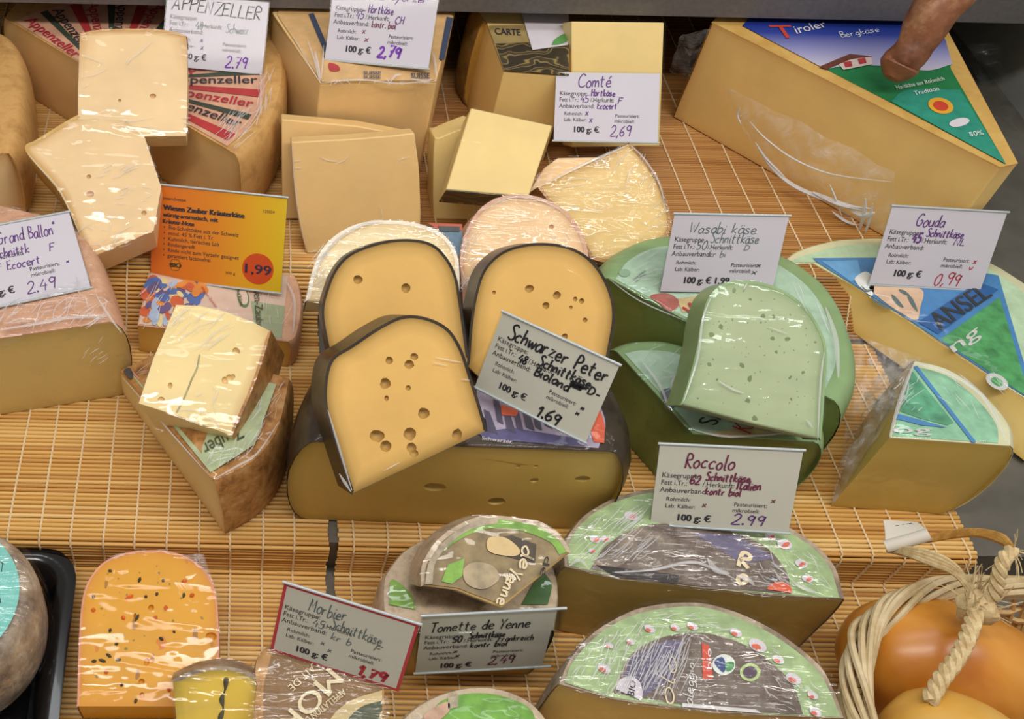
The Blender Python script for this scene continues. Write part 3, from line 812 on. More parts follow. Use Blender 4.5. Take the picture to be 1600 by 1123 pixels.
for k in range(12):
    am = aA + .06 + k * .255 + (.17 if k % 2 else .19)
    d = Vector((math.cos(am), math.sin(am), 0)); e = Vector((-d.y, d.x, 0)); z = Vector((0, 0, ZA - cA.z))
    i0, i1, hw = cA + d * rA * .34, cA + d * rA * .88, .0085
    Q = [i0 + e * hw, i1 + e * hw, i1 - e * hw, i0 - e * hw] if k < 6 else [i1 - e * hw, i0 - e * hw, i0 + e * hw, i1 + e * hw]
    print_on(lab, 'lettering', Q, None, [('t', 'Appenzeller', 0, 1, .82, .72, .012)], I_red if k % 2 else I_print, .0026)
film_crease_glints(o, ZA, rnd_lines(50, 345, 170, 425, 230, 55, 14, 14, 44, 10, poly=AP) + rnd_lines(40, 400, 110, 436, 190, 80, 12, 14, 40, 11, poly=AP), lift=.006)

# greyerzer wedge
ZG = .195
o = loft('cheese_wedge', [(426, 22, 1), (500, 131, 1), (682, 128, 1), (713, 10, 1), (700, -40), (560, -60), (430, -40)], ZG, Z2, M_gruy, R_gold, toprim=False, side_rind=True, film=F_mid)
tag(o, 'tall wedge with a tan paper top standing behind the two flat yellow slices', 'cheese')
lab = decal(o, 'printed_label', [(434, 24, 1), (503, 128, 1), (679, 125, 1), (709, 10, 1), (690, -35, 1), (440, -35, 1)], ZG, C('tan_paper', 'd9b078', .1), label='tan paper printed with blue bands')
blu = C('navy', '3f4a63', .1)
decal(lab, 'blue_band', [(686, 92, 1), (694, 94, 1), (708, 28, 1), (698, 26, 1)], ZG, blu, .002); decal(lab, 'blue_band', [(482, 22, 1), (490, 20, 1), (512, 72, 1), (507, 82, 1)], ZG, blu, .002)
print_on(lab, 'lettering', [(699, 30), (687, 90), (694, 93), (707, 30)], ZG, [('t', 'SWITZERLAND', .05, .95, .85, .7, .01)], C('tan_ink', 'd9b078'), .0026)
print_on(lab, 'lettering', [(492, 20), (514, 66), (526, 60), (508, 18)], ZG, [('t', 'Gruyere', .05, .95, .85, .8, .01)], I_print, .0026)
print_on(lab, 'lettering', [(566, 113), (596, 113), (596, 127), (566, 127)], ZG, [('t', 'SUISSE', .05, .95, .5, .4, .03), ('t', 'SUISSE', .05, .95, .95, .36, .03)], blu, .0026)
print_on(lab, 'lettering', [(640, 116), (672, 116), (672, 127), (640, 127)], ZG, [('t', 'SUISSE', .05, .95, .9, .8, .03)], blu, .0026)
decal(lab, 'red_emblem', [(514, 98), (528, 102), (530, 110), (516, 110)], ZG, C('red', 'b83a3c', .1), .002)
film_crease_glints(o, ZG, [([(500, 130), (560, 124), (620, 130), (682, 126)], .0008), ([(492, 80), (497, 105), (500, 128)], .0016), ([(480, 60), (492, 96), (498, 122)], .0008), ([(458, 56), (478, 92), (498, 126)], .0006), ([(506, 70), (504, 100), (502, 124)], .0008), ([(676, 80), (680, 100), (682, 122)], .0012), ([(610, 128), (618, 118), (628, 116)], .0012), ([(640, 122), (660, 126), (676, 124)], .001)] + rnd_lines(16, 505, 125, 680, 132, 10, 30, 6, 18, 9), lift=.005)

# comte wedge in the shade
ZC = .182
o = loft('cheese_wedge', [(760, 36, 1), (787, 112, 1), (890, 119, 1), (890, -20, 1), (790, -25), (745, 5)], ZC, Z2, M_comte, R_dark, bulge=.006, toprim=False)
tag(o, 'shaded comte wedge with black and gold swirl label behind the tilted square cheese', 'cheese')
def swirl():
    mt, nt, b = new_mat('print_swirl'); v = coords(nt, (1, 1, 1)); wv = nd(nt, 'ShaderNodeTexWave', wave_type='RINGS'); wv.inputs['Scale'].default_value = 22; wv.inputs['Distortion'].default_value = 14; wv.inputs['Detail'].default_value = 2; wv.inputs['Detail Scale'].default_value = 1.2
    nt.links.new(v, wv.inputs['Vector']); nt.links.new(ramp(nt, wv.outputs[0], [(.4, '3a3226'), (.6, '463c2c'), (.75, 'a08a52'), (.9, '4a4030')]), b.inputs['Base Color']); b.inputs['Roughness'].default_value = .4; return mt
M_swirl = swirl()
lab = decal(o, 'printed_label', [(764, 40, 1), (773, 68, 1), (888, 64, 1), (888, 38, 1)], ZC, C('comte_tan', 'a08a58', .15), label='tan band with swirl print')
decal(lab, 'swirl_print', [(774, 68, 1), (788, 110, 1), (889, 118, 1), (889, 66, 1)], ZC, M_swirl, .0016)
print_on(lab, 'lettering', [(768, 40), (815, 42), (818, 62), (772, 60)], ZC, [('t', 'CARTE', .05, .9, .8, .5, .03)], I_print, .002)
stk = decal(o, 'paper_sticker', [(812, 10, 1), (832, 78, 1), (888, 70, 1), (888, 5, 1)], ZC, C('pale_paper', 'd8d2da', .03), .0024, label='white paper sticker with a green leaf')
decal(stk, 'leaf_print', [(862, 70, 1), (866, 62), (878, 54), (887, 52, 1), (886, 64), (874, 69)], ZC, C('leaf_green', '5f9e55', .08), .0029)
print_on(stk, 'lettering', [(892, 32), (836, 38), (838, 48), (893, 44)], ZC, [('t', 'Comte Petite', .02, .95, .9, .9, .01)], I_print, .003)

# upright comte block behind its sign
o, _ = slab('cheese_block', [(893, 34, 1), (1038, 35, 1), (1031, 228, 1), (893, 230, 1)], 34, 0, (960, 232, .108), .03, M_comtel, film=F_soft)
tag(o, 'upright plain yellow block standing behind the comte price sign', 'cheese')
# pinkish piece below sign
o, _ = slab('cheese_piece', [(826, 300, 1), (850, 262, 1), (872, 246, 1), (980, 244, 1), (985, 300, 1)], 66, 0, (850, 262, Z2 + .05), .035, M_schwk, R_brown, film=F_mid)
tag(o, 'film wrapped brown edged piece between the tilted square and the pointed wedge', 'cheese')
# piece under the tilted square
o, _ = slab('cheese_block', [(678, 228), (690, 214), (735, 196, 1), (820, 232, 1), (780, 344, 1), (677, 342, 1)], 22, 0, (700, 340, Z2 + .001), .035, M_comtel, film=F_soft)
tag(o, 'pale block half hidden under the tilted square cheese', 'cheese')
# tilted square with dark swirl underside
o, pl = slab('cheese_block', [(736, 168, 1), (863, 196, 1), (826, 307, 1), (697, 296, 1)], 60, 0, (700, 296, .152), .03, M_comtel, film=F_soft)
tag(o, 'tilted square of pale comte with dark swirl rind along its lower edge', 'cheese')
p0, n = pl; bl, br = onp(697, 296, p0, n), onp(826, 307, p0, n); dn = (br - bl).cross(n).normalized()
if dn.z > 0: dn = -dn
bm = bmesh.new(); q = [bl + dn * .0012 + n * .0004, br + dn * .0012 + n * .0004, br + dn * .0012 - n * .03, bl + dn * .0012 - n * .03]
vv = [bm.verts.new(p) for p in q]; vv2 = [bm.verts.new(p - dn * .001) for p in q]
bm.faces.new(vv); bm.faces.new(vv2[::-1])
for i in range(4): bm.faces.new([vv[i], vv2[i], vv2[(i + 1) % 4], vv[(i + 1) % 4]])
bmesh.ops.recalc_face_normals(bm, faces=bm.faces); part('rind', bm, M_swirl, o, smooth=False, label='dark rind printed with gold swirls')
# pointed wedge
o, pl = slab('cheese_wedge', [(842, 293, 1), (983, 224, 1), (1010, 254), (1034, 296), (1046, 340), (1040, 368), (1005, 392), (955, 408), (925, 404, 1), (905, 372), (872, 332)], 52, 0, (955, 404, Z2 + .022), .04, M_comte, R_brown, film=F_hard)
tag(o, 'pointed wedge in shiny film with its tip under the comte price sign', 'cheese')
film_crease_glints(o, pl, [([(846, 290), (900, 262), (950, 240), (982, 226)], .0012), ([(984, 226), (1005, 246), (1030, 285), (1040, 330)], .0008), [(880, 283), (905, 279), (928, 280)], [(878, 292), (900, 290), (918, 288)], [(910, 300), (924, 300)], ([(956, 270), (970, 250), (984, 236)], .0006), ([(978, 292), (984, 270), (996, 256)], .0006), ([(1000, 292), (1010, 270)], .0005), ([(1010, 300), (1022, 280)], .0005), ([(1012, 330), (1036, 312)], .0005), ([(1018, 345), (1042, 328)], .0005), ([(1008, 362), (1040, 346)], .0005)] + rnd_lines(14, 930, 232, 1010, 262, 50, 20, 8, 20, 8))
# two flat slices in front of the greyerzer
o, _ = slab('cheese_slice', [(440, 186, 1), (560, 197, 1), (634, 211, 1), (640, 340, 1), (441, 342, 1)], 22, 0, (450, 341, Z2 + .004), .02, M_gruyf, film=F_soft)
tag(o, 'rear one of two upright yellow slices in front of the tan topped wedge', 'cheese', 'upright yellow slices')
o, pl = slab('cheese_slice', [(455, 222, 1), (560, 216), (648, 208, 1), (655, 270), (657, 335), (655, 372, 1), (560, 392), (479, 396, 1), (464, 330)], 26, 0, (520, 394, Z2 + .002), .022, M_gruyf, film=F_mid, holes=[(556, 227, .0022, .6), (564, 275, .001, 1), (563, 297, .0008, 1)])
tag(o, 'front one of two upright yellow slices with a small dark crack near its top', 'cheese', 'upright yellow slices')
film_crease_glints(o, pl, [[(500, 244), (512, 250), (528, 252)], [(524, 256), (538, 250), (544, 242)], [(458, 252), (470, 250)], [(460, 262), (472, 262)], ([(456, 226), (462, 300), (478, 392)], .0006), ([(600, 345), (594, 320)], .0004), ([(622, 250), (640, 244)], .0004)])

# appenzeller block on top, and wedge below it
o, pl = slab('cheese_block', [(125, 54, 1), (150, 49), (178, 47), (240, 47), (275, 52), (291, 58, 1), (293, 130, 1), (291, 212, 1), (122, 215, 1), (122, 140, 1)], 56, 0, (205, 213, .178), .028, M_appz, rind='x' and R_appz, rw=.0012, film=F_mid, holes=[(187, 157, .0016, 1), (239, 150, .0022, 1.4), (172, 205, .0024, 1)])
tag(o, 'square cream block with a few tiny holes resting on the red striped half wheel', 'cheese')
film_crease_glints(o, pl, [[(126, 121), (150, 116), (170, 105)], [(128, 137), (140, 131)], [(125, 86), (145, 92), (160, 98)], [(185, 186), (205, 189), (240, 183)], [(188, 194), (208, 204)], [(220, 197), (240, 198)], ([(198, 96), (218, 82), (240, 62)], .0005), ([(198, 100), (204, 92)], .0008), ([(284, 184), (298, 184)], .0009), ([(286, 190), (300, 196)], .0007)])
o, pl = slab('cheese_wedge', [(42, 236), (56, 220, 1), (122, 181), (170, 165, 1), (226, 215, 1), (252, 292, 1), (240, 360, 1), (152, 398, 1), (135, 384), (94, 300)], 62, 0, (150, 398, .128), .046, M_appz, R_gold, film=F_mid, holes=[(139, 276, .0022, 1), (141, 303, .003, 1.2), (225, 333, .0024, 1)])
tag(o, 'large cream wedge with small holes lying below the square block at far left', 'cheese')
film_crease_glints(o, pl, rnd_lines(12, 150, 258, 210, 275, 28, 6, 10, 26, 3) + rnd_lines(10, 185, 290, 235, 320, 10, 15, 8, 20, 4) + rnd_lines(14, 128, 350, 200, 385, 30, 25, 10, 34, 5) + [([(44, 240), (62, 262), (96, 302), (130, 380)], .0007)])

# tirol wedge
ZT = .193
o = loft('cheese_wedge', [(1113, 36, 1), (1562, 262, 1), (1590, 256, 1), (1482, 52, 1), (1440, -40, 1), (1300, -70), (1180, -25)], ZT, Z2, M_tirol, R_gold, toprim=True, side_rind=True, rind_label='smooth orange tan rind')
tag(o, 'big wedge with a blue and green alpine picture label on its top', 'cheese')
lab = decal(o, 'printed_label', [(1160, 40, 1), (1246, 85, 1), (1388, 158, 1), (1572, 256, 1), (1486, 108, 1), (1478, 64, 1), (1430, -30, 1), (1230, -40, 1)], ZT, C('alpine_green', '1f7a45', .12), label='alpine picture label in blue, white and green')
def sky():
    mt, nt, b = new_mat('print_sky'); tc = coords(nt, (1, 1, 1)); sp = nd(nt, 'ShaderNodeSeparateXYZ'); nt.links.new(tc, sp.inputs[0])
    mr = nd(nt, 'ShaderNodeMapRange'); nt.links.new(sp.outputs[1], mr.inputs[0]); mr.inputs['From Min'].default_value = at(1330, 108, ZT).y - ORG[o.name].y; mr.inputs['From Max'].default_value = at(1330, 44, ZT).y - ORG[o.name].y
    nt.links.new(ramp(nt, mr.outputs[0], [(0, 'c9c4d8'), (.35, '9a9ac8'), (.8, '2f429a'), (1, '22368c')]), b.inputs['Base Color']); b.inputs['Roughness'].default_value = .4; return mt
decal(lab, 'sky_print', [(1160, 40, 1), (1246, 85, 1), (1290, 108, 1), (1330, 102), (1400, 104), (1450, 110), (1488, 100, 1), (1478, 64, 1), (1430, -30, 1), (1230, -40, 1)], ZT, sky(), .0018)
decal(lab, 'teal_print', [(1392, 158, 1), (1420, 140), (1500, 140, 1), (1572, 256, 1)], ZT, C('teal', '2a8f78', .15), .0018)
decal(lab, 'house_wall', [(1308, 98, 1), (1360, 86, 1), (1364, 100, 1), (1318, 109, 1)], ZT, C('house_white', 'd8c8c0'), .0024)
decal(lab, 'house_roof', [(1280, 104, 1), (1328, 84, 1), (1364, 88, 1), (1330, 92, 1), (1292, 108, 1)], ZT, C('roof', '6a3a2c'), .0027)
decal(lab, 'house_window', [(1318, 97, 1), (1330, 95, 1), (1332, 103, 1), (1321, 105, 1)], ZT, C('red', 'b83a3c', .1), .0028); decal(lab, 'house_window', [(1340, 92, 1), (1352, 90, 1), (1354, 98, 1), (1343, 100, 1)], ZT, C('red', 'b83a3c', .1), .0028)
def ell(cx, cy, rx, ry, rot=0, n=14):
    return [(cx + math.cos(2 * math.pi * k / n) * rx * math.cos(rot) - math.sin(2 * math.pi * k / n) * ry * math.sin(rot), cy + math.cos(2 * math.pi * k / n) * rx * math.sin(rot) + math.sin(2 * math.pi * k / n) * ry * math.cos(rot)) for k in range(n)]
decal(lab, 'yellow_seal', ell(1470, 165, 20, 12, .25), ZT, C('seal_yellow', 'e0a52a'), .0024); decal(lab, 'red_seal', ell(1470, 165, 12, 7, .25), ZT, C('seal_red', 'c8402a'), .0028)
decal(lab, 'white_seal', ell(1499, 191, 16, 6.5, -.2), ZT, C('pale_paper', 'd8d2da', .03), .0024)
print_on(lab, 'red_letter', [(1198, 42), (1232, 42), (1245, 62), (1214, 64)], ZT, [('t', 'T', 0, 1, 1, 1, .03)], C('seal_red', 'c8402a'), .0026)
print_on(lab, 'lettering', [(1236, 44), (1282, 36), (1292, 46), (1244, 58)], ZT, [('t', 'iroler', 0, 1, .9, .9, .01)], C('pale_paper', 'd8d2da', .03), .0026)
print_on(lab, 'lettering', [(1306, 54), (1368, 44), (1374, 54), (1314, 64)], ZT, [('s', 'Bergkäse', 0, 1, .85, .8, .03)], I_white, .0026)
print_on(lab, 'lettering', [(1396, 136), (1470, 122), (1474, 130), (1400, 145)], ZT, [('t', 'Hartkäse aus Rohmilch', 0, 1, .85, .7, .0)], I_white, .0028)
print_on(lab, 'lettering', [(1424, 146), (1462, 138), (1466, 146), (1428, 154)], ZT, [('t', 'Tradition', 0, 1, .85, .8, .0)], I_white, .0028)
print_on(lab, 'lettering', [(1510, 210), (1530, 206), (1536, 216), (1514, 218)], ZT, [('t', '50%', 0, 1, .85, .8, .0)], I_white, .0028)
# its loose bag of film hanging over the front
bag = [at(1128, 130, .165), at(1400, 268, .162), at(1392, 374, Z2 + .008), at(1200, 262, Z2 + .006)]
bm = sheet(bag, 26, 14, .012, (3.4, 1.6), seed=3, sag=.014)
part('film_bag', bm, F_sheen, o, sharp=80, label='loose glossy film hanging in front of the wedge')
nb = (bag[1] - bag[0]).cross(bag[3] - bag[0]).normalized(); nb = nb if nb.y < 0 else -nb
film_crease_glints(o, (bag[0] + nb * .012, nb), [([(1186, 234), (1206, 262), (1240, 290), (1290, 312), (1330, 322), (1362, 326)], .0022), ([(1180, 222), (1196, 246), (1226, 276)], .0012), ([(1172, 190), (1196, 216), (1240, 248), (1300, 272), (1392, 284)], .0008), ([(1296, 288), (1304, 306), (1316, 340)], .001), ([(1352, 310), (1350, 335), (1342, 362)], .002), ([(1364, 318), (1358, 345), (1350, 368)], .0014), ([(1156, 168), (1152, 180), (1158, 194)], .001), ([(1300, 330), (1320, 345), (1340, 352)], .0016), ([(1270, 300), (1310, 318), (1350, 328)], .003), ([(1330, 330), (1350, 336), (1366, 332)], .003)], lift=0, mat=M_glint_bright)
bm = sheet([at(1484, 54, .196), at(1560, 60, .18), at(1604, 236, .15), at(1590, 256, .192)], 14, 18, .01, (3, 5), seed=6); part('film_bag', bm, F_teal, o, sharp=80, label='bluish loose film at the right side')
bm = sheet([at(1062, 60, .17), at(1118, 40, .19), at(1084, 130, .12), at(1046, 112, .12)], 10, 10, .012, (3, 3), seed=7); part('film_bag', bm, F_sheen, o, sharp=80, label='loose film at the left end')

# knobby solid added for a reflection in the counter glass, above the label
def at_yz(x, y, dY):
    d = ray(x, y); return Vector((0, 0, CAM_H)) + d * (dY / d.y)
bm = bmesh.new(); ax = spline([at(1512, -60, .30), at(1468, 8, .272), at(1430, 70, .242), at(1408, 96, .226), at(1392, 122, .214)], 7)
rr = [.024, .0225, .019, .0145, .0135, .0155, .006]
def rad(t):
    k = t * 6; i = min(5, int(k)); r = rr[i] + (rr[i + 1] - rr[i]) * (k - i); return r
tube(bm, ax, rad, 16)
bmesh.ops.subdivide_edges(bm, edges=bm.edges, cuts=1, use_grid_fill=True)
for v in bm.verts: v.co = noisy(v.co, .0035, 45)
o = link('brown_reflection', bm, rindm('reflection_brown', '57301f', '8f5c3e', 30, .5, .45, c3='b8946c'), root_loc=at(1392, 122, .2))
tag(o, 'reddish brown solid shaped for a glass reflection with a blunt knobby end above the alpine picture label', 'reflection')
# ------------------------------------------------------------------ cheeses of the middle row
# grand ballon
ZB = .137
o = loft('cheese_wedge', [(-130, 548, 1), (168, 504, 1), (150, 440), (128, 385), (100, 345, 1), (-20, 318, 1), (-150, 340, 1)], ZB, Z1, M_ball, R_pink, bulge=.016, film=F_hard, rind_label='pinkish brown rind under crinkled film')
tag(o, 'thick film wrapped wedge with a pinkish rind on the left under a leaning sign', 'cheese')
film_crease_glints(o, ZB, rnd_lines(60, -10, 470, 165, 505, 25, 25, 10, 40, 41) + rnd_lines(14, 120, 420, 180, 510, 118, 14, 16, 40, 42, poly=[(100, 345), (128, 390), (152, 440), (172, 505), (60, 505)]) + [([(0, 515), (60, 505), (110, 496), (168, 494)], .0014), ([(150, 460), (168, 490), (190, 520)], .001)], lift=.006)
nF = (at(168, 504, ZB) - at(-130, 548, ZB)).cross(Vector((0, 0, 1))).normalized()
film_crease_glints(o, (at(168, 504, ZB) + nF * .003, nF), rnd_lines(8, 130, 530, 185, 565, 40, 20, 8, 22, 43), r=.0003)
# wiesen slab
ZW = .076
o = loft('cheese_slab', [(215, 509, 1), (449, 534, 1), (462, 520), (468, 470), (452, 425), (400, 405, 1), (236, 408, 1)], ZW, Z1, M_wiesd, R_pink, bulge=.003, film=F_mid, rind_label='pinkish rind with a printed paper')
tag(o, 'low slab with a colourful flower print label under the orange sign', 'cheese')
lab = decal(o, 'printed_label', [(217, 506, 1), (440, 530, 1), (450, 430, 1), (238, 415, 1)], ZW, C('pale_pink', 'd9bfae', .06), label='printed paper with flowers and green lettering')
fcol = [('flower_orange', 'd98a3c'), ('flower_blue', '4f6fae'), ('flower_cream', 'e0cf96'), ('flower_violet', '6a5a86'), ('flower_red', 'c9603a'), ('flower_pale', 'a9bcd6')]
rnd = random.Random(4)
for k in range(90):
    x, y = rnd.uniform(226, 318), rnd.uniform(440, 508)
    if y > 508 + (x - 217) * .1 - 8 or x > 250 + (508 - y) * 1.1 + 30: continue
    r = rnd.uniform(6, 13); rot = rnd.uniform(0, 3)
    decal(lab, 'flower_print', ell(x, y - 2, r, r * rnd.uniform(.45, .8), rot, 7), ZW, C(*fcol[k % 6], .15), .0015 + .000012 * k)
decal(lab, 'green_print', [(392, 470, 1), (445, 478, 1), (440, 528, 1), (400, 524, 1)], ZW, C('soft_green', '9aa886', .08), .0016)
print_on(lab, 'lettering', [(412, 446), (416, 520), (396, 522), (390, 448)], ZW, [('t', 'iesen-Zauber', 0, 1, .75, .6, .01)], C('moss', '4a5236'), .0032)
print_on(lab, 'lettering', [(378, 446), (384, 480), (372, 482), (366, 448)], ZW, [('t', 'naturkäse', 0, 1, .75, .5, .01)], C('moss', '4a5236'), .0032)
decal(lab, 'seal_print', ell(380, 464, 9, 16, -.25), ZW, C('seal_green', '5c8a5c', .1), .0019); decal(lab, 'seal_print', ell(380, 463, 7, 13, -.25), ZW, C('pale_pink2', 'dfc8b8', .05), .0022)
print_on(lab, 'lettering', [(318, 448), (342, 480), (336, 486), (312, 454)], ZW, [('t', 'Wiesen-Zauber', 0, 1, .75, .5, .0)], I_red, .0032)
film_crease_glints(o, ZW, rnd_lines(14, 220, 440, 300, 505, 60, 14, 10, 30, 55) + rnd_lines(8, 400, 440, 450, 525, 80, 14, 16, 50, 56) + [([(448, 440), (460, 470), (458, 520)], .0014)], lift=.005)
# wiesen wedge
WP = [(192, 581), (334, 746), (402, 709), (432, 664), (447, 594), (243, 556)]
o = loft('cheese_wedge', [(188, 580, 1, .078), (334, 750, 1, .112), (372, 731, 0, .113), (402, 712, 0, .113), (434, 664, 0, .113), (450, 592, 1, .113), (300, 545, 1, .1), (243, 553, 1, .092)], .112, Z1, M_wies, R_speck, bot=[(190, 612), (350, 833), (392, 808), (424, 776), (445, 724), (452, 650), (300, 600), (238, 596)], bulge=.004, film=F_mid, rind_label='speckled brown rind')
tag(o, 'speckled brown wedge with a green meadow label carrying a small tilted block', 'cheese')
pw = (at(334, 750, .112), None); a, b, c = at(188, 580, .078), at(334, 750, .112), at(450, 592, .113)
nn = (b - a).cross(c - a).normalized(); nn = nn if nn.z > 0 else -nn; PW = (a, nn)
lab = decal(o, 'printed_label', [(200, 578, 1), (329, 738, 1), (398, 694, 1), (432, 600, 1), (252, 556, 1)], PW, C('meadow_green', 'b5c39a', .15), .0022, label='pale green printed paper')
decal(lab, 'flower_print', [(198, 574, 1), (216, 592, 1), (250, 582, 1), (252, 556, 1)], PW, C('flower_red2', 'd59a84', .2), .0027)
decal(lab, 'flower_print', [(193, 580), (202, 574), (208, 584), (204, 592)], PW, C('flower_dark', '4a4a4a', .2), .003)
print_on(lab, 'lettering', [(386, 690), (312, 728), (300, 704), (374, 664)], PW, [('t', 'Zauber', 0, .8, .9, .8, .01)], C('moss', '4a5236'), .0034)
film_crease_glints(o, PW, rnd_lines(26, 310, 680, 400, 735, 55, 14, 14, 40, 51, poly=WP) + rnd_lines(20, 195, 560, 250, 605, 20, 10, 14, 40, 52, poly=WP) + rnd_lines(22, 395, 600, 448, 690, 60, 14, 14, 34, 53, poly=WP) + [([(192, 590), (260, 668), (330, 746)], .0006), ([(335, 748), (370, 728), (402, 708), (435, 660)], .0009)], lift=.007)
# tilted small block
o, _ = slab('cheese_block', [(275, 476, 1), (312, 478, 1), (350, 486, 1), (395, 503, 1), (422, 517, 1), (396, 600), (361, 680, 1), (285, 652, 1), (217, 630, 1), (240, 560, 1)], 70, 0, (217, 630, .128), .043, M_wies, R_speck, rw=.0014, film=F_mid, shear=(.012, -.005), taper=1.03, holes=[(369, 549, .0032, 1), (352, 594, .003, 1), (359, 590, .0028, 1.2), (364, 588, .002, 1), (266, 602, .0026, .7), (252, 624, .0022, 1.3)])
tag(o, 'small pale block with a grey seam tilted on the speckled brown wedge', 'cheese')
P = _; film_crease_glints(o, P, rnd_lines(22, 270, 490, 350, 545, 38, 6, 20, 60, 21) + [[(278, 640), (300, 640), (330, 645)], ([(318, 652), (335, 658), (345, 672)], .0006)] + rnd_lines(8, 270, 600, 340, 650, 70, 20, 10, 24, 22)); seam = [onp(x, y, P[0], P[1]) + P[1] * .0004 for x, y in ((312, 554), (308, 575), (300, 592), (292, 612), (284, 630), (276, 644))]
bm = bmesh.new(); tube(bm, spline(seam, 5), .0007, 5); part('ash_seam', bm, plain('ash_seam', 'b5ae86', .8, 0, .3, 200), o, label='thin grey green seam across the cut face')
# speckled brown side on the right
# schwarzer peter base
ZS = .147
SW_holes = []
def face_hole(pts, p0, n): return [(onp(x, y, p0, n) - n * (r * .2), r, sq) for x, y, r, sq in pts]
a, b = at(478, 700, ZS), at(958, 706, ZS); nf = Vector((b.y - a.y, -(b.x - a.x), 0)).normalized(); nf = nf if nf.y < 0 else -nf
o = loft('half_cheese_wheel', [(500, 690, 1), (950, 706, 1), (962, 676), (952, 630), (915, 575), (850, 530), (740, 505), (640, 508), (570, 535), (522, 585), (502, 640)], ZS, Z1, M_schwb, R_black, bulge=.020, pexp=2.1, film=F_soft, rind_label='black waxed rind',
         holes=face_hole([(680, 766, .0058, 1.6), (776, 786, .0052, 1.4), (835, 752, .003, 1.2), (910, 748, .004, 1.5), (838, 730, .002, 1), (810, 731, .002, 1), (465, 772, .0016, 1), (505, 797, .0016, 1)], a, nf))
tag(o, 'black rinded half wheel lying at the front with a wide yellow cut face', 'cheese')
lab = decal(o, 'printed_label', [(745, 640, 1), (790, 688, 1), (935, 700, 1), (946, 660), (925, 615), (880, 580, 1), (745, 580, 1)], ZS, C('lilac_grey', 'a79db4', .2), label='printed paper in lilac, violet and orange')
decal(lab, 'orange_print', [(928, 690, 1), (944, 692, 1), (944, 660), (930, 630), (915, 650, 1)], ZS, C('flame_orange', 'd9603c', .1), .0018)
decal(lab, 'violet_print', [(746, 676, 1), (760, 686, 1), (920, 697, 1), (900, 684, 1), (800, 668, 1)], ZS, C('deep_violet', '54507c', .2), .0018)
rnd = random.Random(2)
for k in range(9):
    x = 756 + k * 15; y = 622 + rnd.uniform(0, 18)
    decal(lab, 'brush_stroke', [(x, y, 1), (x + 9, y + 4, 1), (x + 15 + rnd.uniform(0, 8), y + 40, 1), (x + 6, y + 34, 1)], ZS, C('brush_dark', '4c4660', .2), .002)
decal(lab, 'orange_print', [(782, 632, 1), (812, 640, 1), (806, 650, 1), (784, 648, 1)], ZS, C('flame_orange', 'd9603c', .1), .0022)
print_on(lab, 'lettering', [(752, 684), (800, 690), (798, 698), (752, 692)], ZS, [('t', 'Schwarzer', 0, 1, .7, .7, .0)], C('pale_paper', 'd8d2da'), .0024)
# schwarzer slices
o, pl = slab('cheese_slice', [(479, 470, 1), (488, 430), (501, 396), (528, 367), (569, 349), (629, 347), (677, 359), (703, 380), (715, 410), (716, 480, 1), (600, 480, 1)], 62, 0, (479, 470, ZS + .018), .03, M_schwp, R_white, film=F_hard)
tag(o, 'rearmost pale whitish slice of the left stack of three arched slices', 'cheese', 'arched slices on the black rinded half wheel')
film_crease_glints(o, pl, rnd_lines(30, 490, 385, 545, 450, 40, 12, 10, 34, 31) + [([(505, 400), (530, 372), (570, 350), (600, 346)], .0012), ([(490, 440), (504, 402), (520, 384)], .0008)])
o, pl = slab('cheese_slice', [(722, 430), (722, 390), (735, 350), (760, 320), (797, 306), (839, 309), (880, 329), (906, 362), (917, 400), (917, 450, 1), (728, 500, 1)], 56, 0, (800, 470, ZS + .010), .035, M_schwk, R_pink, film=F_hard, holes=[(862, 354, .0022, 1)])
tag(o, 'pinkish arched slice behind the right hand arched slice', 'cheese', 'arched slices on the black rinded half wheel')
film_crease_glints(o, pl, rnd_lines(34, 722, 360, 748, 450, 65, 14, 10, 30, 32) + rnd_lines(12, 860, 340, 908, 385, 120, 20, 6, 16, 33) + [([(752, 330), (795, 309), (840, 311), (880, 330)], .0006)])
pk = decal(o, 'printed_label', [(668, 348, 1), (722, 350, 1), (722, 400, 1), (708, 400, 1), (700, 370, 1)], (pl[0] + pl[1] * -.006, pl[1]), C('wrap_blue', '5f7f96', .3), .001, label='blue and red printed wrapping')
decal(pk, 'red_print', [(668, 348, 1), (722, 350, 1), (722, 360, 1), (684, 358, 1)], (pl[0] + pl[1] * -.006, pl[1]), C('wrap_red', 'b5523c', .1), .0015)
decal(pk, 'dark_print', [(684, 353, 1), (718, 354, 1), (718, 362, 1), (688, 361, 1)], (pl[0] + pl[1] * -.006, pl[1]), C('wrap_dark', '3c4046', .3), .0018)
o, _ = slab('cheese_slice', [(514, 552, 1), (504, 489), (513, 447), (527, 418), (550, 396), (588, 381), (629, 375), (668, 380), (692, 397), (711, 432), (721, 490), (730, 560, 1), (726, 600, 1), (520, 600, 1)], 44, 0, (620, 600, ZS + .012), .024, M_schw, R_black, rw=.0011, film=F_soft, holes=[(559, 437, .0034, 1.1), (634, 450, .0036, 1), (596, 500, .002, 1.4)])
tag(o, 'middle arched slice with two round holes in the left stack', 'cheese', 'arched slices on the black rinded half wheel')
o, _ = slab('cheese_slice', [(731, 572, 1), (737, 505), (745, 455), (762, 415), (795, 390), (846, 381), (897, 390), (932, 418), (953, 458), (958, 500), (948, 562, 1), (935, 600, 1), (760, 600, 1)], 44, 0, (840, 600, ZS + .004), .03, M_schw, R_black, rw=.0011, film=F_soft, holes=[(827, 451, .003, 1.2), (870, 461, .003, 1.1), (853, 477, .0028, 1), (899, 467, .0018, 1), (909, 470, .0022, 1), (892, 480, .0014, 1), (914, 500, .002, 1), (772, 457, .0016, 1), (882, 526, .0026, 1)])
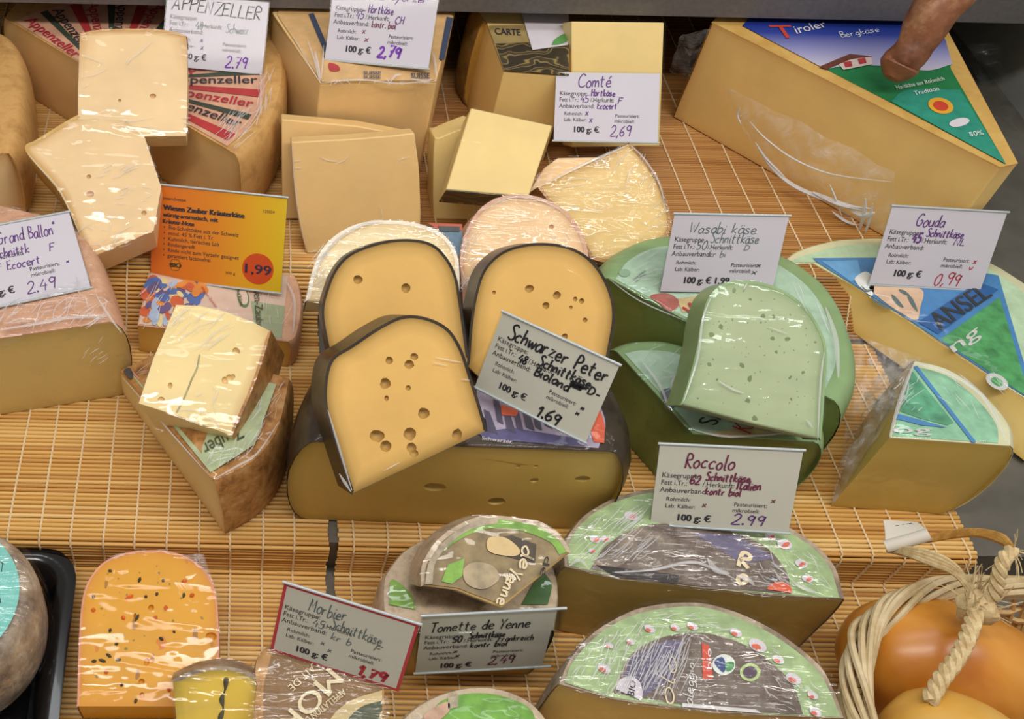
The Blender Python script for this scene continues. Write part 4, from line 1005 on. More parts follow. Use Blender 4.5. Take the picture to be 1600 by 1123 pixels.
tag(o, 'right hand arched slice behind the tilted Schwarzer Peter sign', 'cheese', 'arched slices on the black rinded half wheel')
o, pl = slab('cheese_slice', [(551, 770, 1), (758, 673, 1), (755, 655), (735, 590), (718, 542), (697, 513), (664, 497), (630, 495), (592, 512), (550, 540), (519, 562), (509, 597), (510, 640), (528, 700)], 47, 0, (650, 716, ZS + .022), .034, M_schw, R_black, rw=.0012, shear=(-.006, 0), film=F_soft,
    holes=[(608, 563, .0028, 1), (647, 557, .0028, 1), (639, 569, .0034, 1), (602, 599, .004, 1), (638, 606, .002, 1), (662, 646, .0042, 1), (604, 622, .002, .8), (640, 678, .0046, 1), (714, 679, .0042, .9), (589, 681, .0044, 1.2), (603, 697, .004, 1), (643, 699, .0036, 1), (647, 708, .003, 1)])
tag(o, 'foremost arched slice with many round holes leaning over the wide half wheel', 'cheese', 'arched slices on the black rinded half wheel')
film_crease_glints(o, pl, [([(512, 640), (530, 700), (550, 766)], .0008), ([(530, 740), (548, 768)], .0012), [(680, 558), (700, 562), (722, 566)], [(676, 566), (700, 571)], [(720, 592), (735, 594)], ([(600, 735), (625, 722)], .0005)])

# wasabi wheels
ZU = .132
o = loft('half_cheese_wheel', [(953, 437, 1), (1300, 625, 1), (1322, 560), (1296, 470), (1240, 415), (1150, 380), (1040, 375), (975, 402)], ZU, Z1, M_wasd, R_wax, bulge=.016, film=F_teal, rind_label='pale green waxed rind')
tag(o, 'dark green half wheel with mint rind under the Wasabi sign', 'cheese')
lab = decal(o, 'printed_label', [(962, 436, 1), (1288, 612, 1), (1306, 556), (1282, 474), (1230, 422), (1150, 388), (1040, 384), (985, 405)], ZU, C('mint_paper', 'b0cdb4', .12), label='mint green printed paper')
decal(lab, 'red_print', [(1016, 462), (1040, 458), (1058, 466), (1060, 478), (1046, 486), (1030, 474)], ZU, C('meat_red', 'a85a4c', .2), .0018)
decal(lab, 'tan_print', [(1058, 466, 1), (1094, 462, 1), (1090, 486, 1), (1066, 488, 1)], ZU, C('biscuit', 'c9b27c', .2), .0018)
print_on(lab, 'lettering', [(1062, 482), (1104, 452), (1118, 474), (1080, 502)], ZU, [('t', 'WAS', 0, 1, .95, .9, .05)], I_red, .0028)
print_on(lab, 'lettering', [(986, 438), (1004, 424), (1012, 428), (994, 444)], ZU, [('t', 'Schnittkäse', 0, 1, .5, .4, 0), ('t', 'ohne Rinde', 0, .8, .95, .4, 0)], I_green, .0024)
decal(lab, 'seal_print', ell(976, 426, 9, 6), ZU, C('seal_mint', '8fb094'), .002)
film_crease_glints(o, ZU, rnd_lines(26, 960, 380, 1050, 440, 25, 14, 16, 50, 61, poly=[(960, 434), (1060, 480), (1060, 380), (1000, 392)]) + rnd_lines(22, 1250, 430, 1310, 610, 112, 8, 20, 60, 62, poly=[(1240, 420), (1290, 470), (1314, 550), (1306, 610), (1240, 560)]) + [([(952, 436), (1000, 470), (1080, 505)], .0006), ([(1290, 480), (1306, 530), (1310, 590)], .0018), ([(1276, 470), (1296, 520)], .001)], lift=.006)
ZV = .112
o = loft('cheese_wedge', [(966, 552, 1), (1083, 678, 1), (1268, 690, 1), (1270, 660), (1225, 625), (1150, 582), (1060, 545), (1004, 540)], ZV, Z1, M_wasd, R_wax, bulge=.014, film=F_teal, rind_label='pale green waxed rind')
tag(o, 'dark green wedge with a printed top under the pale green slice', 'cheese')
lab = decal(o, 'printed_label', [(976, 552, 1), (1086, 674, 1), (1140, 684, 1), (1240, 680, 1), (1256, 662), (1214, 628), (1145, 590), (1060, 553), (1008, 547)], ZV, C('mint_paper', 'b0cdb4', .12), label='mint green printed paper with black and red letters')
decal(lab, 'tan_print', [(1100, 678, 1), (1140, 683, 1), (1240, 679, 1), (1180, 664, 1)], ZV, C('biscuit', 'c9b27c', .2), .0018)
decal(lab, 'grey_print', [(1032, 612), (1052, 606), (1066, 616), (1058, 632), (1046, 636)], ZV, C('slate_print', '6c7480', .15), .0018)
print_on(lab, 'lettering', [(1084, 664), (1102, 634), (1136, 648), (1118, 668)], ZV, [('t', 'SA', 0, 1, .95, .9, .05)], I_black, .0028)
print_on(lab, 'lettering', [(1138, 668), (1150, 652), (1182, 660), (1172, 682)], ZV, [('t', 'KÄ', 0, 1, .95, .9, .05)], I_red, .0028)
film_crease_glints(o, ZV, rnd_lines(34, 985, 540, 1070, 620, 40, 25, 16, 50, 63, poly=[(975, 552), (1083, 670), (1100, 560), (1060, 535), (1005, 542)]) + [([(1060, 640), (1050, 600), (1070, 570)], .0016), ([(1000, 560), (1030, 600), (1046, 640)], .0012), ([(1086, 672), (1140, 682), (1240, 676)], .001)], lift=.006)
o, pl = slab('cheese_slice', [(1065, 632, 1), (1078, 592), (1090, 545), (1096, 505), (1107, 468), (1128, 446), (1162, 440), (1204, 447), (1246, 470), (1274, 503), (1289, 545), (1287, 610), (1281, 686, 1), (1180, 663, 1)], 52, 4, (1180, 664, ZV + .030), .022, M_was, R_wax, rw=.0012, film=F_teal)
tag(o, 'pale green arched slice with dark flecks in front of the Wasabi sign', 'cheese')
film_crease_glints(o, pl, [([(1068, 628), (1090, 560), (1098, 500), (1112, 462)], .001), ([(1128, 598), (1145, 608), (1162, 614)], .0009), ([(1122, 594), (1135, 604)], .0006), ([(1162, 452), (1168, 442)], .0007), ([(1200, 510), (1232, 522)], .0005), ([(1278, 690), (1282, 600), (1288, 550)], .0008), ([(1238, 440), (1262, 490)], .0005), ([(1260, 655), (1270, 668)], .001)])

# gouda
ZK = .082
o = loft('half_cheese_wheel', [(1222, 414, 1), (1270, 412, 1), (1335, 448, 1), (1417, 500, 1), (1539, 583, 1), (1640, 648, 1), (1680, 560), (1640, 480), (1550, 415), (1440, 380), (1330, 376), (1255, 392)], ZK, .045, M_goud, R_gwax, bulge=.004, bot=[(1224, 424), (1258, 448), (1318, 509), (1384, 556), (1488, 630), (1600, 720), (1700, 640), (1660, 540), (1560, 440), (1440, 400), (1330, 392), (1252, 400)], film=F_soft, toprim=True, rind_label='pale waxed rind')
tag(o, 'yellow half wheel with a blue and green goose picture label under the Gouda sign', 'cheese')
lab = decal(o, 'printed_label', [(1236, 409), (1270, 395), (1335, 382), (1440, 386), (1545, 420), (1625, 482), (1660, 560), (1640, 640, 1), (1539, 580, 1), (1417, 497, 1), (1335, 445, 1), (1274, 409, 1)], ZK, C('pale_green', 'bcdab6', .12), label='round picture label in blue, green and white')
decal(lab, 'blue_frame', [(1270, 403, 1), (1400, 402, 1), (1560, 430, 1), (1610, 600, 1), (1620, 630, 1), (1540, 580, 1), (1417, 497, 1), (1335, 445, 1), (1276, 409, 1)], ZK, C('frame_blue', '4a86be', .1), .0018)
decal(lab, 'meadow_print', [(1470, 530, 1), (1562, 464, 1), (1602, 596, 1), (1612, 624, 1), (1545, 580, 1)], ZK, C('meadow', '4f9a5e', .35), .0022)
decal(lab, 'sky_print', [(1284, 408, 1), (1340, 406, 1), (1346, 430, 1), (1330, 440, 1)], ZK, C('print_sky_blue', '6aa6d8', .1), .0022)
decal(lab, 'goose_print', [(1340, 444), (1336, 434), (1352, 424), (1364, 432), (1366, 446), (1362, 462), (1346, 450)], ZK, C('goose_white', 'dfe2e0', .08), .0024)
decal(lab, 'peach_print', [(1358, 448), (1390, 446), (1440, 452), (1438, 480), (1432, 500), (1410, 490), (1380, 470)], ZK, C('peach', 'd9b89a', .1), .0024)
decal(lab, 'dark_stroke', [(1360, 462), (1378, 474), (1392, 484), (1380, 480), (1364, 470)], ZK, I_green, .0027)
for ln in ([(1393, 460), (1402, 466), (1412, 480), (1400, 474)], [(1418, 462), (1426, 466), (1434, 486), (1424, 476)], [(1404, 452), (1414, 454), (1422, 462), (1410, 458)], [(1346, 446), (1354, 452), (1364, 452), (1354, 456)]): decal(lab, 'dark_stroke', ln, ZK, I_green, .0028)
decal(lab, 'letter_band', [(1434, 503, 1), (1528, 440, 1), (1560, 452, 1), (1466, 522, 1)], ZK, C('frame_blue2', '2f62a0', .1), .0025)
print_on(lab, 'lettering', [(1440, 497), (1526, 443), (1550, 466), (1466, 522)], ZK, [('t', 'ANSEL', .02, .98, .95, .9, .04)], C('anthracite', '34383c'), .0032)
print_on(lab, 'lettering', [(1468, 538), (1522, 498), (1536, 530), (1490, 560)], ZK, [('t', 'ng', .05, .9, .8, .6, .06)], C('letter_grey', 'c8ccc8'), .0032)
decal(lab, 'ring_print', ell(1558, 596, 19, 11, .5), ZK, C('letter_grey', 'c8ccc8'), .0026); decal(lab, 'ring_print', ell(1558, 596, 10, 6, .5), ZK, C('meadow', '4f9a5e'), .003)
bm = sheet([at(1306, 512, .07), at(1440, 560, .10), at(1372, 650, .09), at(1312, 650, .05)], 22, 18, .012, (5, 5), seed=8)
part('film_bag', bm, F_crump_sheen, o, sharp=80, label='crumpled clear film gathered at the cut face')
ZY = .136
o = loft('cheese_wedge', [(1428, 566, 1), (1390, 684, 1), (1576, 697, 1), (1572, 664), (1535, 618), (1480, 580)], ZY, Z1, M_goudf, R_gwax, bulge=.012, pexp=2, film=F_mid, rind_label='pale waxed rind')
tag(o, 'yellow wedge with a triangular blue lined label in front of the Gouda wheel', 'cheese')
lab = decal(o, 'printed_label', [(1427, 572, 1), (1394, 681, 1), (1560, 692, 1), (1556, 662), (1525, 622), (1478, 586)], ZY, C('soft_meadow', '8fc4a2', .2), label='triangle of blue and green printed paper')
decal(lab, 'blue_line', [(1427, 572, 1), (1519, 691, 1), (1526, 691, 1), (1433, 571, 1)], ZY, C('frame_blue', '4a86be', .1), .0019)
decal(lab, 'blue_print', [(1402, 646, 1), (1440, 656, 1), (1480, 668, 1), (1440, 664, 1), (1400, 654, 1)], ZY, C('frame_blue', '4a86be', .1), .0019)
decal(lab, 'meadow_print', [(1426, 580, 1), (1406, 642, 1), (1440, 654, 1), (1480, 664, 1), (1490, 660, 1)], ZY, C('meadow2', '5aa07c', .35), .0017)
print_on(lab, 'lettering', [(1394, 664), (1452, 666), (1452, 683), (1392, 681)], ZY, [('t', 'og', 0, 1, .85, .7, .06)], C('letter_grey', 'c8ccc8'), .0026)
film_crease_glints(o, ZY, rnd_lines(26, 1400, 590, 1440, 640, 50, 25, 8, 26, 71) + [([(1428, 566), (1480, 582), (1535, 618), (1574, 690)], .0016), ([(1428, 568), (1408, 620), (1390, 682)], .0014)] + rnd_lines(14, 1470, 590, 1560, 650, -45, 14, 14, 40, 72), lift=.006)
bm = sheet([at(1420, 565, .135), at(1398, 640, .134), at(1300, 788, .05), at(1328, 640, .06)], 16, 18, .008, (4, 3), seed=12); part('film_bag', bm, F_crump_sheen, o, sharp=80, label='crumpled clear film along the left cut')
bm = sheet([at(1390, 560, .12), at(1432, 562, .14), at(1395, 640, .135), at(1330, 640, .07)], 16, 16, .012, (5, 4), seed=14); part('film_bag', bm, F_crump_sheen, o, sharp=80, label='gathered clear film behind the wedge')

# ------------------------------------------------------------------ front row
ZR = .094
def bark():
    mt, nt, b = new_mat('print_bark'); v = coords(nt, (1, 1, 1)); n = noise_tex(nt, v, 32, 5, .6, 1.2)
    nt.links.new(ramp(nt, n, [(.3, '40362f'), (.46, '6a5a50'), (.58, '7c7268'), (.7, '9a8874')]), b.inputs['Base Color']); b.inputs['Roughness'].default_value = .45; return mt
M_bark = bark()
o = loft('half_cheese_wheel', [(884, 886, 1), (960, 902, 1), (1079, 917, 1), (1200, 930, 1), (1317, 936, 1), (1300, 884), (1266, 848), (1210, 815), (1130, 785), (1040, 766), (970, 777), (916, 806), (886, 846)], ZR, Z0, M_rocc, R_grey, bulge=.003, film=F_hard, rind_label='grey brown rind')
tag(o, 'half wheel with a green rimmed dark bark picture label below the Roccolo sign', 'cheese', 'half wheels with green rimmed bark labels')
lab = decal(o, 'printed_label', [(888, 883, 1), (960, 899, 1), (1079, 914, 1), (1200, 927, 1), (1312, 934, 1), (1295, 884), (1262, 850), (1207, 818), (1130, 788), (1040, 769), (972, 780), (919, 808), (890, 847)], ZR, C('lime_paper', 'a0ba86', .22), label='green rimmed round picture label')
dk = decal(lab, 'bark_print', [(922, 889, 1), (1079, 914, 1), (1236, 928, 1), (1228, 892), (1190, 850), (1110, 822), (1010, 820), (950, 850)], ZR, M_bark, .0018)
decal(dk, 'dark_print', [(930, 882, 1), (1062, 898, 1), (1058, 912, 1), (960, 900, 1)], ZR, C('dark_bark', '2e2926', .2), .0022)
decal(dk, 'violet_print', [(1082, 832, 1), (1150, 836, 1), (1212, 872, 1), (1160, 880, 1)], ZR, C('dusk_violet', '6a6480', .15), .0021)
print_on(lab, 'lettering', [(1150, 862), (1172, 868), (1168, 920), (1146, 916)], ZR, [('s', 'o', .05, .95, .95, .5, .05), ('s', 'R', 0, 1, .45, .42, .05)], I_cream, .003)
for x, y, rx in ((930, 842, 9), (946, 842, 8), (986, 806, 11), (925, 860, 6), (1226, 850, 12), (1252, 880, 10), (1262, 904, 9), (1204, 838, 9)):
    decal(lab, 'seal_print', ell(x, y, rx, rx * .6, .3), ZR, C('pale_paper', 'd8d2da', .03), .0022); decal(lab, 'red_print', ell(x + 2, y + 1, rx * .55, rx * .3, -.5), ZR, C('print_coral', 'd96a50'), .0027)
decal(lab, 'red_print', [(1198, 920, 1), (1206, 912), (1220, 908), (1234, 914), (1238, 926, 1)], ZR, C('flame_orange', 'd9603c', .1), .0028)
film_crease_glints(o, ZR, rnd_lines(80, 900, 780, 1010, 870, 40, 6, 16, 60, 81, poly=[(888, 883), (960, 899), (1079, 914), (1308, 932), (1295, 884), (1262, 850), (1207, 818), (1130, 788), (1040, 772), (972, 784), (922, 810), (892, 847)]) + rnd_lines(50, 1190, 810, 1305, 925, -40, 14, 12, 40, 82, poly=[(888, 883), (960, 899), (1079, 914), (1308, 932), (1295, 884), (1262, 850), (1207, 818), (1130, 788), (1040, 772), (972, 784), (922, 810), (892, 847)]) + [([(960, 894), (1020, 890), (1078, 878), (1110, 886), (1150, 905)], .0012), ([(1106, 872), (1118, 890), (1140, 896)], .0022), ([(1150, 898), (1170, 906), (1178, 914)], .0016), ([(1238, 908), (1255, 918), (1276, 926)], .0016), ([(890, 884), (905, 874), (918, 886)], .0014)], lift=.005)
ZR2 = .098
o = loft('half_cheese_wheel', [(876, 1070, 1), (959, 1093, 1), (1065, 1107, 1), (1181, 1117, 1), (1316, 1122, 1), (1300, 1080), (1277, 1040), (1215, 991), (1147, 958), (1079, 943), (993, 955), (932, 988), (892, 1031)], ZR2, Z0, M_rocc, R_grey, bulge=.003, film=F_hard, rind_label='grey brown rind')
tag(o, 'half wheel with white script lettering on its dark green rimmed label at the bottom', 'cheese', 'half wheels with green rimmed bark labels')
lab = decal(o, 'printed_label', [(882, 1066, 1), (959, 1090, 1), (1065, 1104, 1), (1181, 1114, 1), (1313, 1120, 1), (1297, 1081), (1273, 1042), (1212, 994), (1144, 961), (1079, 947), (995, 959), (935, 991), (895, 1034)], ZR2, C('lime_paper', 'a0ba86', .22), label='green rimmed round picture label')
dk = decal(lab, 'bark_print', [(958, 1082, 1), (1065, 1100, 1), (1181, 1112, 1), (1255, 1116, 1), (1236, 1066), (1180, 1016), (1110, 990), (1040, 994), (985, 1024)], ZR2, M_bark, .0018)
decal(dk, 'violet_print', [(986, 1026, 1), (1040, 1000, 1), (1070, 1000, 1), (1050, 1060, 1), (1000, 1090, 1), (970, 1070, 1)], ZR2, C('dusk_violet', '6a6480', .15), .0021)
print_on(lab, 'lettering', [(1018, 1102), (1030, 1022), (1056, 1028), (1054, 1108)], ZR2, [('s', 'olo', 0, 1, .9, .75, .035)], I_cream, .003)
print_on(lab, 'lettering', [(1066, 1102), (1072, 1036), (1086, 1038), (1086, 1106)], ZR2, [('s', 'aleggio', 0, 1, .7, .8, .03)], I_white, .003)
bb = decal(lab, 'bio_badge', [(1097, 1004, 1), (1108, 1008, 1), (1114, 1060, 1), (1098, 1060, 1)], ZR2, C('badge_red', 'd8553c'), .0024)
print_on(bb, 'lettering', [(1100, 1048), (1100, 1016), (1109, 1016), (1111, 1048)], ZR2, [('t', 'bio', 0, 1, .9, .85, .02)], I_white, .003)
decal(lab, 'leaf_badge', ell(1131, 1038, 18, 16), ZR2, C('badge_rim', 'e4ece4'), .0024); decal(lab, 'leaf_badge', [(1116, 1034), (1128, 1026), (1134, 1038), (1130, 1050)], ZR2, C('badge_blue', '3a4f86'), .0028); decal(lab, 'leaf_badge', [(1136, 1048), (1134, 1036), (1146, 1034), (1146, 1044)], ZR2, C('badge_green', '4f9a5e'), .0029)
decal(lab, 'round_badge', ell(1172, 1050, 16, 14), ZR2, C('badge_lime', 'b5cf8a'), .0024); decal(lab, 'round_badge', ell(1172, 1050, 11, 9.5), ZR2, C('badge_dark', '5a4a5c'), .0028)
wb = decal(lab, 'white_badge', [(962, 1076, 1), (968, 1062), (986, 1056), (1000, 1066), (1004, 1082), (1002, 1094, 1)], ZR2, C('pale_paper', 'd8d2da', .03), .0024)
print_on(wb, 'lettering', [(976, 1086), (982, 1064), (992, 1068), (990, 1092)], ZR2, [('t', 'BIO', 0, 1, .9, .8, .01)], I_print, .003)
decal(lab, 'white_band', [(1066, 1098, 1), (1181, 1108, 1), (1190, 1114, 1), (1066, 1104, 1)], ZR2, C('band_white', 'd8d8d8'), .0024)
for x, y, rx in ((944, 1044, 11), (952, 1008, 7), (985, 1002, 7), (1015, 982, 9), (1055, 980, 8), (1082, 978, 9), (1150, 988, 10), (1184, 1008, 15), (1216, 1030, 10), (1240, 1060, 13), (1270, 1086, 9), (1274, 1112, 10)):
    decal(lab, 'seal_print', ell(x, y, rx, rx * .6, .5), ZR2, C('pale_paper', 'd8d2da', .03), .0022); decal(lab, 'red_print', ell(x - 2, y + 2, rx * .5, rx * .28, .4), ZR2, C('print_coral', 'd96a50'), .0027); 
film_crease_glints(o, ZR2, rnd_lines(110, 890, 955, 1040, 1085, 65, 8, 14, 50, 83, poly=[(884, 1066), (959, 1090), (1181, 1114), (1310, 1118), (1292, 1081), (1268, 1044), (1209, 998), (1142, 965), (1079, 951), (996, 963), (938, 995), (898, 1036)]) + rnd_lines(50, 985, 1010, 1080, 1060, 68, 5, 30, 70, 84) + rnd_lines(40, 1190, 975, 1305, 1110, -45, 12, 10, 30, 85, poly=[(884, 1066), (959, 1090), (1181, 1114), (1310, 1118), (1292, 1081), (1268, 1044), (1209, 998), (1142, 965), (1079, 951), (996, 963), (938, 995), (898, 1036)]) + rnd_lines(30, 990, 945, 1170, 985, 5, 20, 10, 30, 86, poly=[(884, 1066), (959, 1090), (1181, 1114), (1310, 1118), (1292, 1081), (1268, 1044), (1209, 998), (1142, 965), (1079, 951), (996, 963), (938, 995), (898, 1036)]), lift=.005)
# tomme
ZTm = .078
M_grn = C('fresh_green', '7fae4a', .25)
o = loft('half_cheese_wheel', [(604, 985, 1), (862, 985, 1), (868, 915), (850, 872), (800, 838), (740, 826), (684, 838), (640, 858), (613, 888), (602, 915)], ZTm, Z0, M_tom, R_tom, bulge=.004, film=F_mid, rind_label='pinkish brown rind')
tag(o, 'lower tomme half wheel behind the Tomette de Yenne sign', 'cheese')
decal(o, 'printed_label', [(608, 944, 1), (650, 952, 1), (640, 925), (612, 905)], ZTm, M_grn, .0022, label='green printed rim'); decal(o, 'printed_label', [(815, 944, 1), (856, 944, 1), (862, 912), (846, 890, 1)], ZTm, C('dark_leaf', '3f6a34', .2), .0022, label='green printed rim')
pl0 = at(653, 940, ZTm + .030); nT = lean_n(66, 6)
o, pl = slab('cheese_piece', [(659, 915, 1), (662, 880), (690, 840), (735, 813), (776, 807), (838, 817), (874, 838), (891, 863, 1), (784, 950, 1), (712, 922, 1)], 66, 6, (660, 916, ZTm + .036), .03, M_tom, R_tom, film=F_mid, shear=(0, .004))
tag(o, 'tomme piece with green edged picture label tilted on the lower tomme', 'cheese')
lab = decal(o, 'printed_label', [(664, 912, 1), (668, 882), (694, 845), (737, 818), (776, 812), (836, 822), (870, 841), (886, 862, 1), (784, 944, 1), (714, 918, 1)], pl, C('tomme_photo', '8f7d58', .35), label='picture label of cut cheese with a green border')
decal(lab, 'green_border', [(672, 906, 1), (684, 872), (712, 846), (760, 826), (810, 828), (858, 846), (874, 866, 1), (886, 862, 1), (868, 840), (836, 821), (778, 811), (740, 817), (700, 842), (672, 876), (667, 904, 1)], pl, M_grn, .0018)
decal(lab, 'pale_border', [(664, 912, 1), (672, 874), (700, 840), (740, 815), (778, 810, 1), (778, 817, 1), (738, 826), (702, 850), (680, 880), (676, 912, 1)], pl, C('tomme_grey', 'b0a48c', .4), .0022)
decal(lab, 'dark_print', [(760, 842, 1), (800, 836, 1), (838, 850, 1), (836, 880, 1), (780, 866, 1)], pl, C('tomme_dark', '4a4032', .3), .0020)
decal(lab, 'cheese_print', [(764, 840), (790, 840), (812, 858), (806, 868), (778, 866), (762, 858)], pl, C('tomme_cut', 'd9c08a', .1), .0024)
decal(lab, 'cheese_print', [(724, 890), (742, 878), (770, 884), (780, 904), (756, 920), (730, 912)], pl, C('tomme_stone', 'b0a080', .3), .0024)
decal(lab, 'green_print', [(690, 908, 1), (700, 882, 1), (726, 872, 1), (722, 900, 1), (706, 912, 1)], pl, M_grn, .0023)
print_on(lab, 'lettering', [(822, 898), (796, 950), (768, 942), (794, 884)], pl, [('s', 'Yenne', 0, 1, .85, .7, .05)], I_cream, .0030); print_on(lab, 'lettering', [(838, 854), (832, 896), (806, 890), (812, 850)], pl, [('s', 'de', 0, 1, .85, .8, .06)], I_cream, .003); print_on(lab, 'lettering', [(862, 872), (854, 902), (838, 898), (848, 868)], pl, [('t', 'de', 0, 1, .85, .7, .01)], I_black, .003)
o = loft('half_cheese_wheel', [(620, 1150, 1), (864, 1160, 1), (852, 1128), (820, 1096), (770, 1078), (720, 1080), (668, 1098), (634, 1124)], .066, Z0, M_tom, R_tom, bulge=.004, film=F_mid)
tag(o, 'tomme piece with green print cut off by the bottom edge of the photo', 'cheese')
lab = decal(o, 'printed_label', [(660, 1160, 1), (840, 1160, 1), (832, 1112), (800, 1092), (760, 1083), (715, 1086), (680, 1104)], .066, C('fresh_green2', '6fa83e', .3), label='green leafy printed paper')
decal(lab, 'pale_print', [(700, 1090, 1), (716, 1086, 1), (716, 1104, 1), (700, 1108, 1)], .066, C('tomme_grey', 'b0a48c', .4), .002)
decal(lab, 'pink_print', [(662, 1120), (680, 1104), (700, 1096), (702, 1110), (680, 1128)], .066, C('tomme_pink', 'c9a48c', .3), .002)
# morbier
ZM = .085
o = loft('cheese_wedge', [(388, 1180, 1), (402, 1070, 1), (404, 1030), (426, 1008), (470, 1000, 1), (600, 1040, 1), (600, 1180, 1)], ZM, Z0, M_morb, R_brown, bulge=.002, film=F_hard, rind_label='brown rind under film')
tag(o, 'wedge with a brown and cream printed top under the red bordered sign', 'cheese')
lab = decal(o, 'printed_label', [(410, 1180, 1), (412, 1070, 1), (425, 1020, 1), (597, 1060, 1), (597, 1180, 1)], ZM, C('morbier_brown', '8a6a42', .08), label='brown printed paper with cream letters')
decal(lab, 'cream_ring', [(500, 1180, 1), (512, 1130), (545, 1096), (597, 1078, 1), (597, 1180, 1)], ZM, C('morbier_cream', 'd0bb88', .06), .0018)
decal(lab, 'green_scroll', [(530, 1180, 1), (540, 1130), (565, 1104), (597, 1094, 1), (597, 1180, 1)], ZM, C('scroll_green', '4a5236', .1), .0022)
def vine():
    mt, nt, b = new_mat('print_vine'); wv = nd(nt, 'ShaderNodeTexWave', wave_type='RINGS'); wv.inputs['Scale'].default_value = 60; wv.inputs['Distortion'].default_value = 11; wv.inputs['Detail'].default_value = 1
    nt.links.new(coords(nt), wv.inputs['Vector']); nt.links.new(ramp(nt, wv.outputs[0], [(.5, '4a5236'), (.62, 'c9b884')]), b.inputs['Base Color']); return mt
decal(lab, 'vine_scroll', [(536, 1180, 1), (546, 1132), (568, 1108), (597, 1098, 1), (597, 1180, 1)], ZM, vine(), .0025)
print_on(lab, 'lettering', [(540, 1068), (464, 1150), (436, 1126), (512, 1044)], ZM, [('t', 'MORB', 0, 1.3, .98, .92, .03)], I_cream, .003)
print_on(lab, 'lettering', [(500, 1044), (458, 1084), (448, 1074), (490, 1034)], ZM, [('t', 'LAIT DE', 0, 1, .9, .85, .005)], I_cream, .003)
print_on(lab, 'lettering', [(546, 1084), (482, 1134), (474, 1124), (538, 1074)], ZM, [('t', '· APPELLATION D', 0, 1, .9, .85, .005)], I_cream, .003)
o, pl = slab('cheese_slice', [(270, 1064, 1), (304, 1049), (345, 1042), (388, 1052), (411, 1070), (420, 1100), (426, 1170, 1), (280, 1170, 1)], 58, 0, (350, 1123, .070), .032, M_morb, R_grey, film=F_hard, rw=.0016)
tag(o, 'small yellow slice with a dark ash line at the bottom edge', 'cheese')
bm = bmesh.new(); P = [onp(x, y, *pl) + pl[1] * .0003 for x, y in ((354, 1058), (352, 1076), (347, 1092), (349, 1108), (344, 1124), (346, 1150))]; tube(bm, spline(P, 5), lambda t: .0012 + .0007 * math.sin(t * 19), 5); part('ash_line', bm, plain('ash', '4a4630', .8, 0, .4, 200), o, label='dark ash line down the cut face')
# orange cheese
o, _ = slab('cheese_slice', [(122, 1103, 1), (124, 1050), (125, 994), (131, 935), (144, 901), (168, 876), (208, 863), (258, 862), (294, 873), (321, 895), (336, 930), (340, 985), (340, 1045), (336, 1103, 1)], 78, 0, (230, 1102, .046), .042, M_oran, plain('red_film_rind', 'd58a62', .4, 0, .2, 60), rw=.0008, film=F_soft, taper=1.02, bev=.0016, holes=[(211, 962, .0022, .5), (236, 949, .0024, 1), (229, 1034, .0028, .8), (237, 1032, .0022, 1), (221, 1065, .0024, 1), (222, 1086, .002, 1), (330, 994, .003, 1.4)])
tag(o, 'orange arched cheese slab with herb flecks lying on the lower mat', 'cheese')
p0, n = _
rnd = random.Random(11)
bm = bmesh.new()
for x, y, L, a in ((218, 906, 9, 1.2), (287, 930, 8, 1.4), (172, 985, 7, 1.3), (214, 965, 12, 1.1), (147, 1033, 8, .1), (160, 1032, 12, -.3), (170, 1024, 10, -.6), (185, 1031, 9, .2), (172, 904 - 12, 6, -.2), (212, 1095, 8, 1.2), (255, 907, 5, .9), (245, 928, 6, 1.2), (228, 932, 5, -.7), (272, 987, 4, .9), (190, 1070, 6, 1.4), (182, 1006, 6, .2), (252, 998, 8, -.6), (146, 932, 6, 1.3)):
    P = [onp(x + math.cos(a) * L * t, y - math.sin(a) * L * t, p0, n) + n * .0004 for t in (-.5, -.15, .2, .5)]
    tube(bm, P, lambda t: .0004 + .0009 * math.sin(math.pi * t), 5)
part('herb_flecks', bm, plain('dried_herb', '4a3f1e', .8, 0, .4, 200), o, label='dark dried herb flecks')
bm = bmesh.new()
for x, y, L, a in ((259, 950, 9, 1.4), (243, 965, 6, 1.2), (193, 965, 7, -.9), (202, 933, 14, .5), (288, 908, 9, .2), (146, 953, 7, 0), (300, 930, 8, .6), (264, 1078, 5, 1), (166, 1050, 6, 0)):
    P = [onp(x + math.cos(a) * L * t, y - math.sin(a) * L * t, p0, n) + n * .0003 for t in (-.5, -.15, .2, .5)]
    tube(bm, P, lambda t: .0006 + .0011 * math.sin(math.pi * t), 5)
part('pepper_flecks', bm, plain('pepper_red', 'd8661c', .6, 0, .3, 200), o, label='orange red pepper flecks')
bm = sheet([at(168, 872, .042), at(318, 866, .042), at(346, 940, .012), at(140, 940, .012)], 30, 10, .010, (6, 3), seed=5, sag=.01)
part('film_bag', bm, F_crump_sheen, o, sharp=80, label='bunched clear film behind the slab')
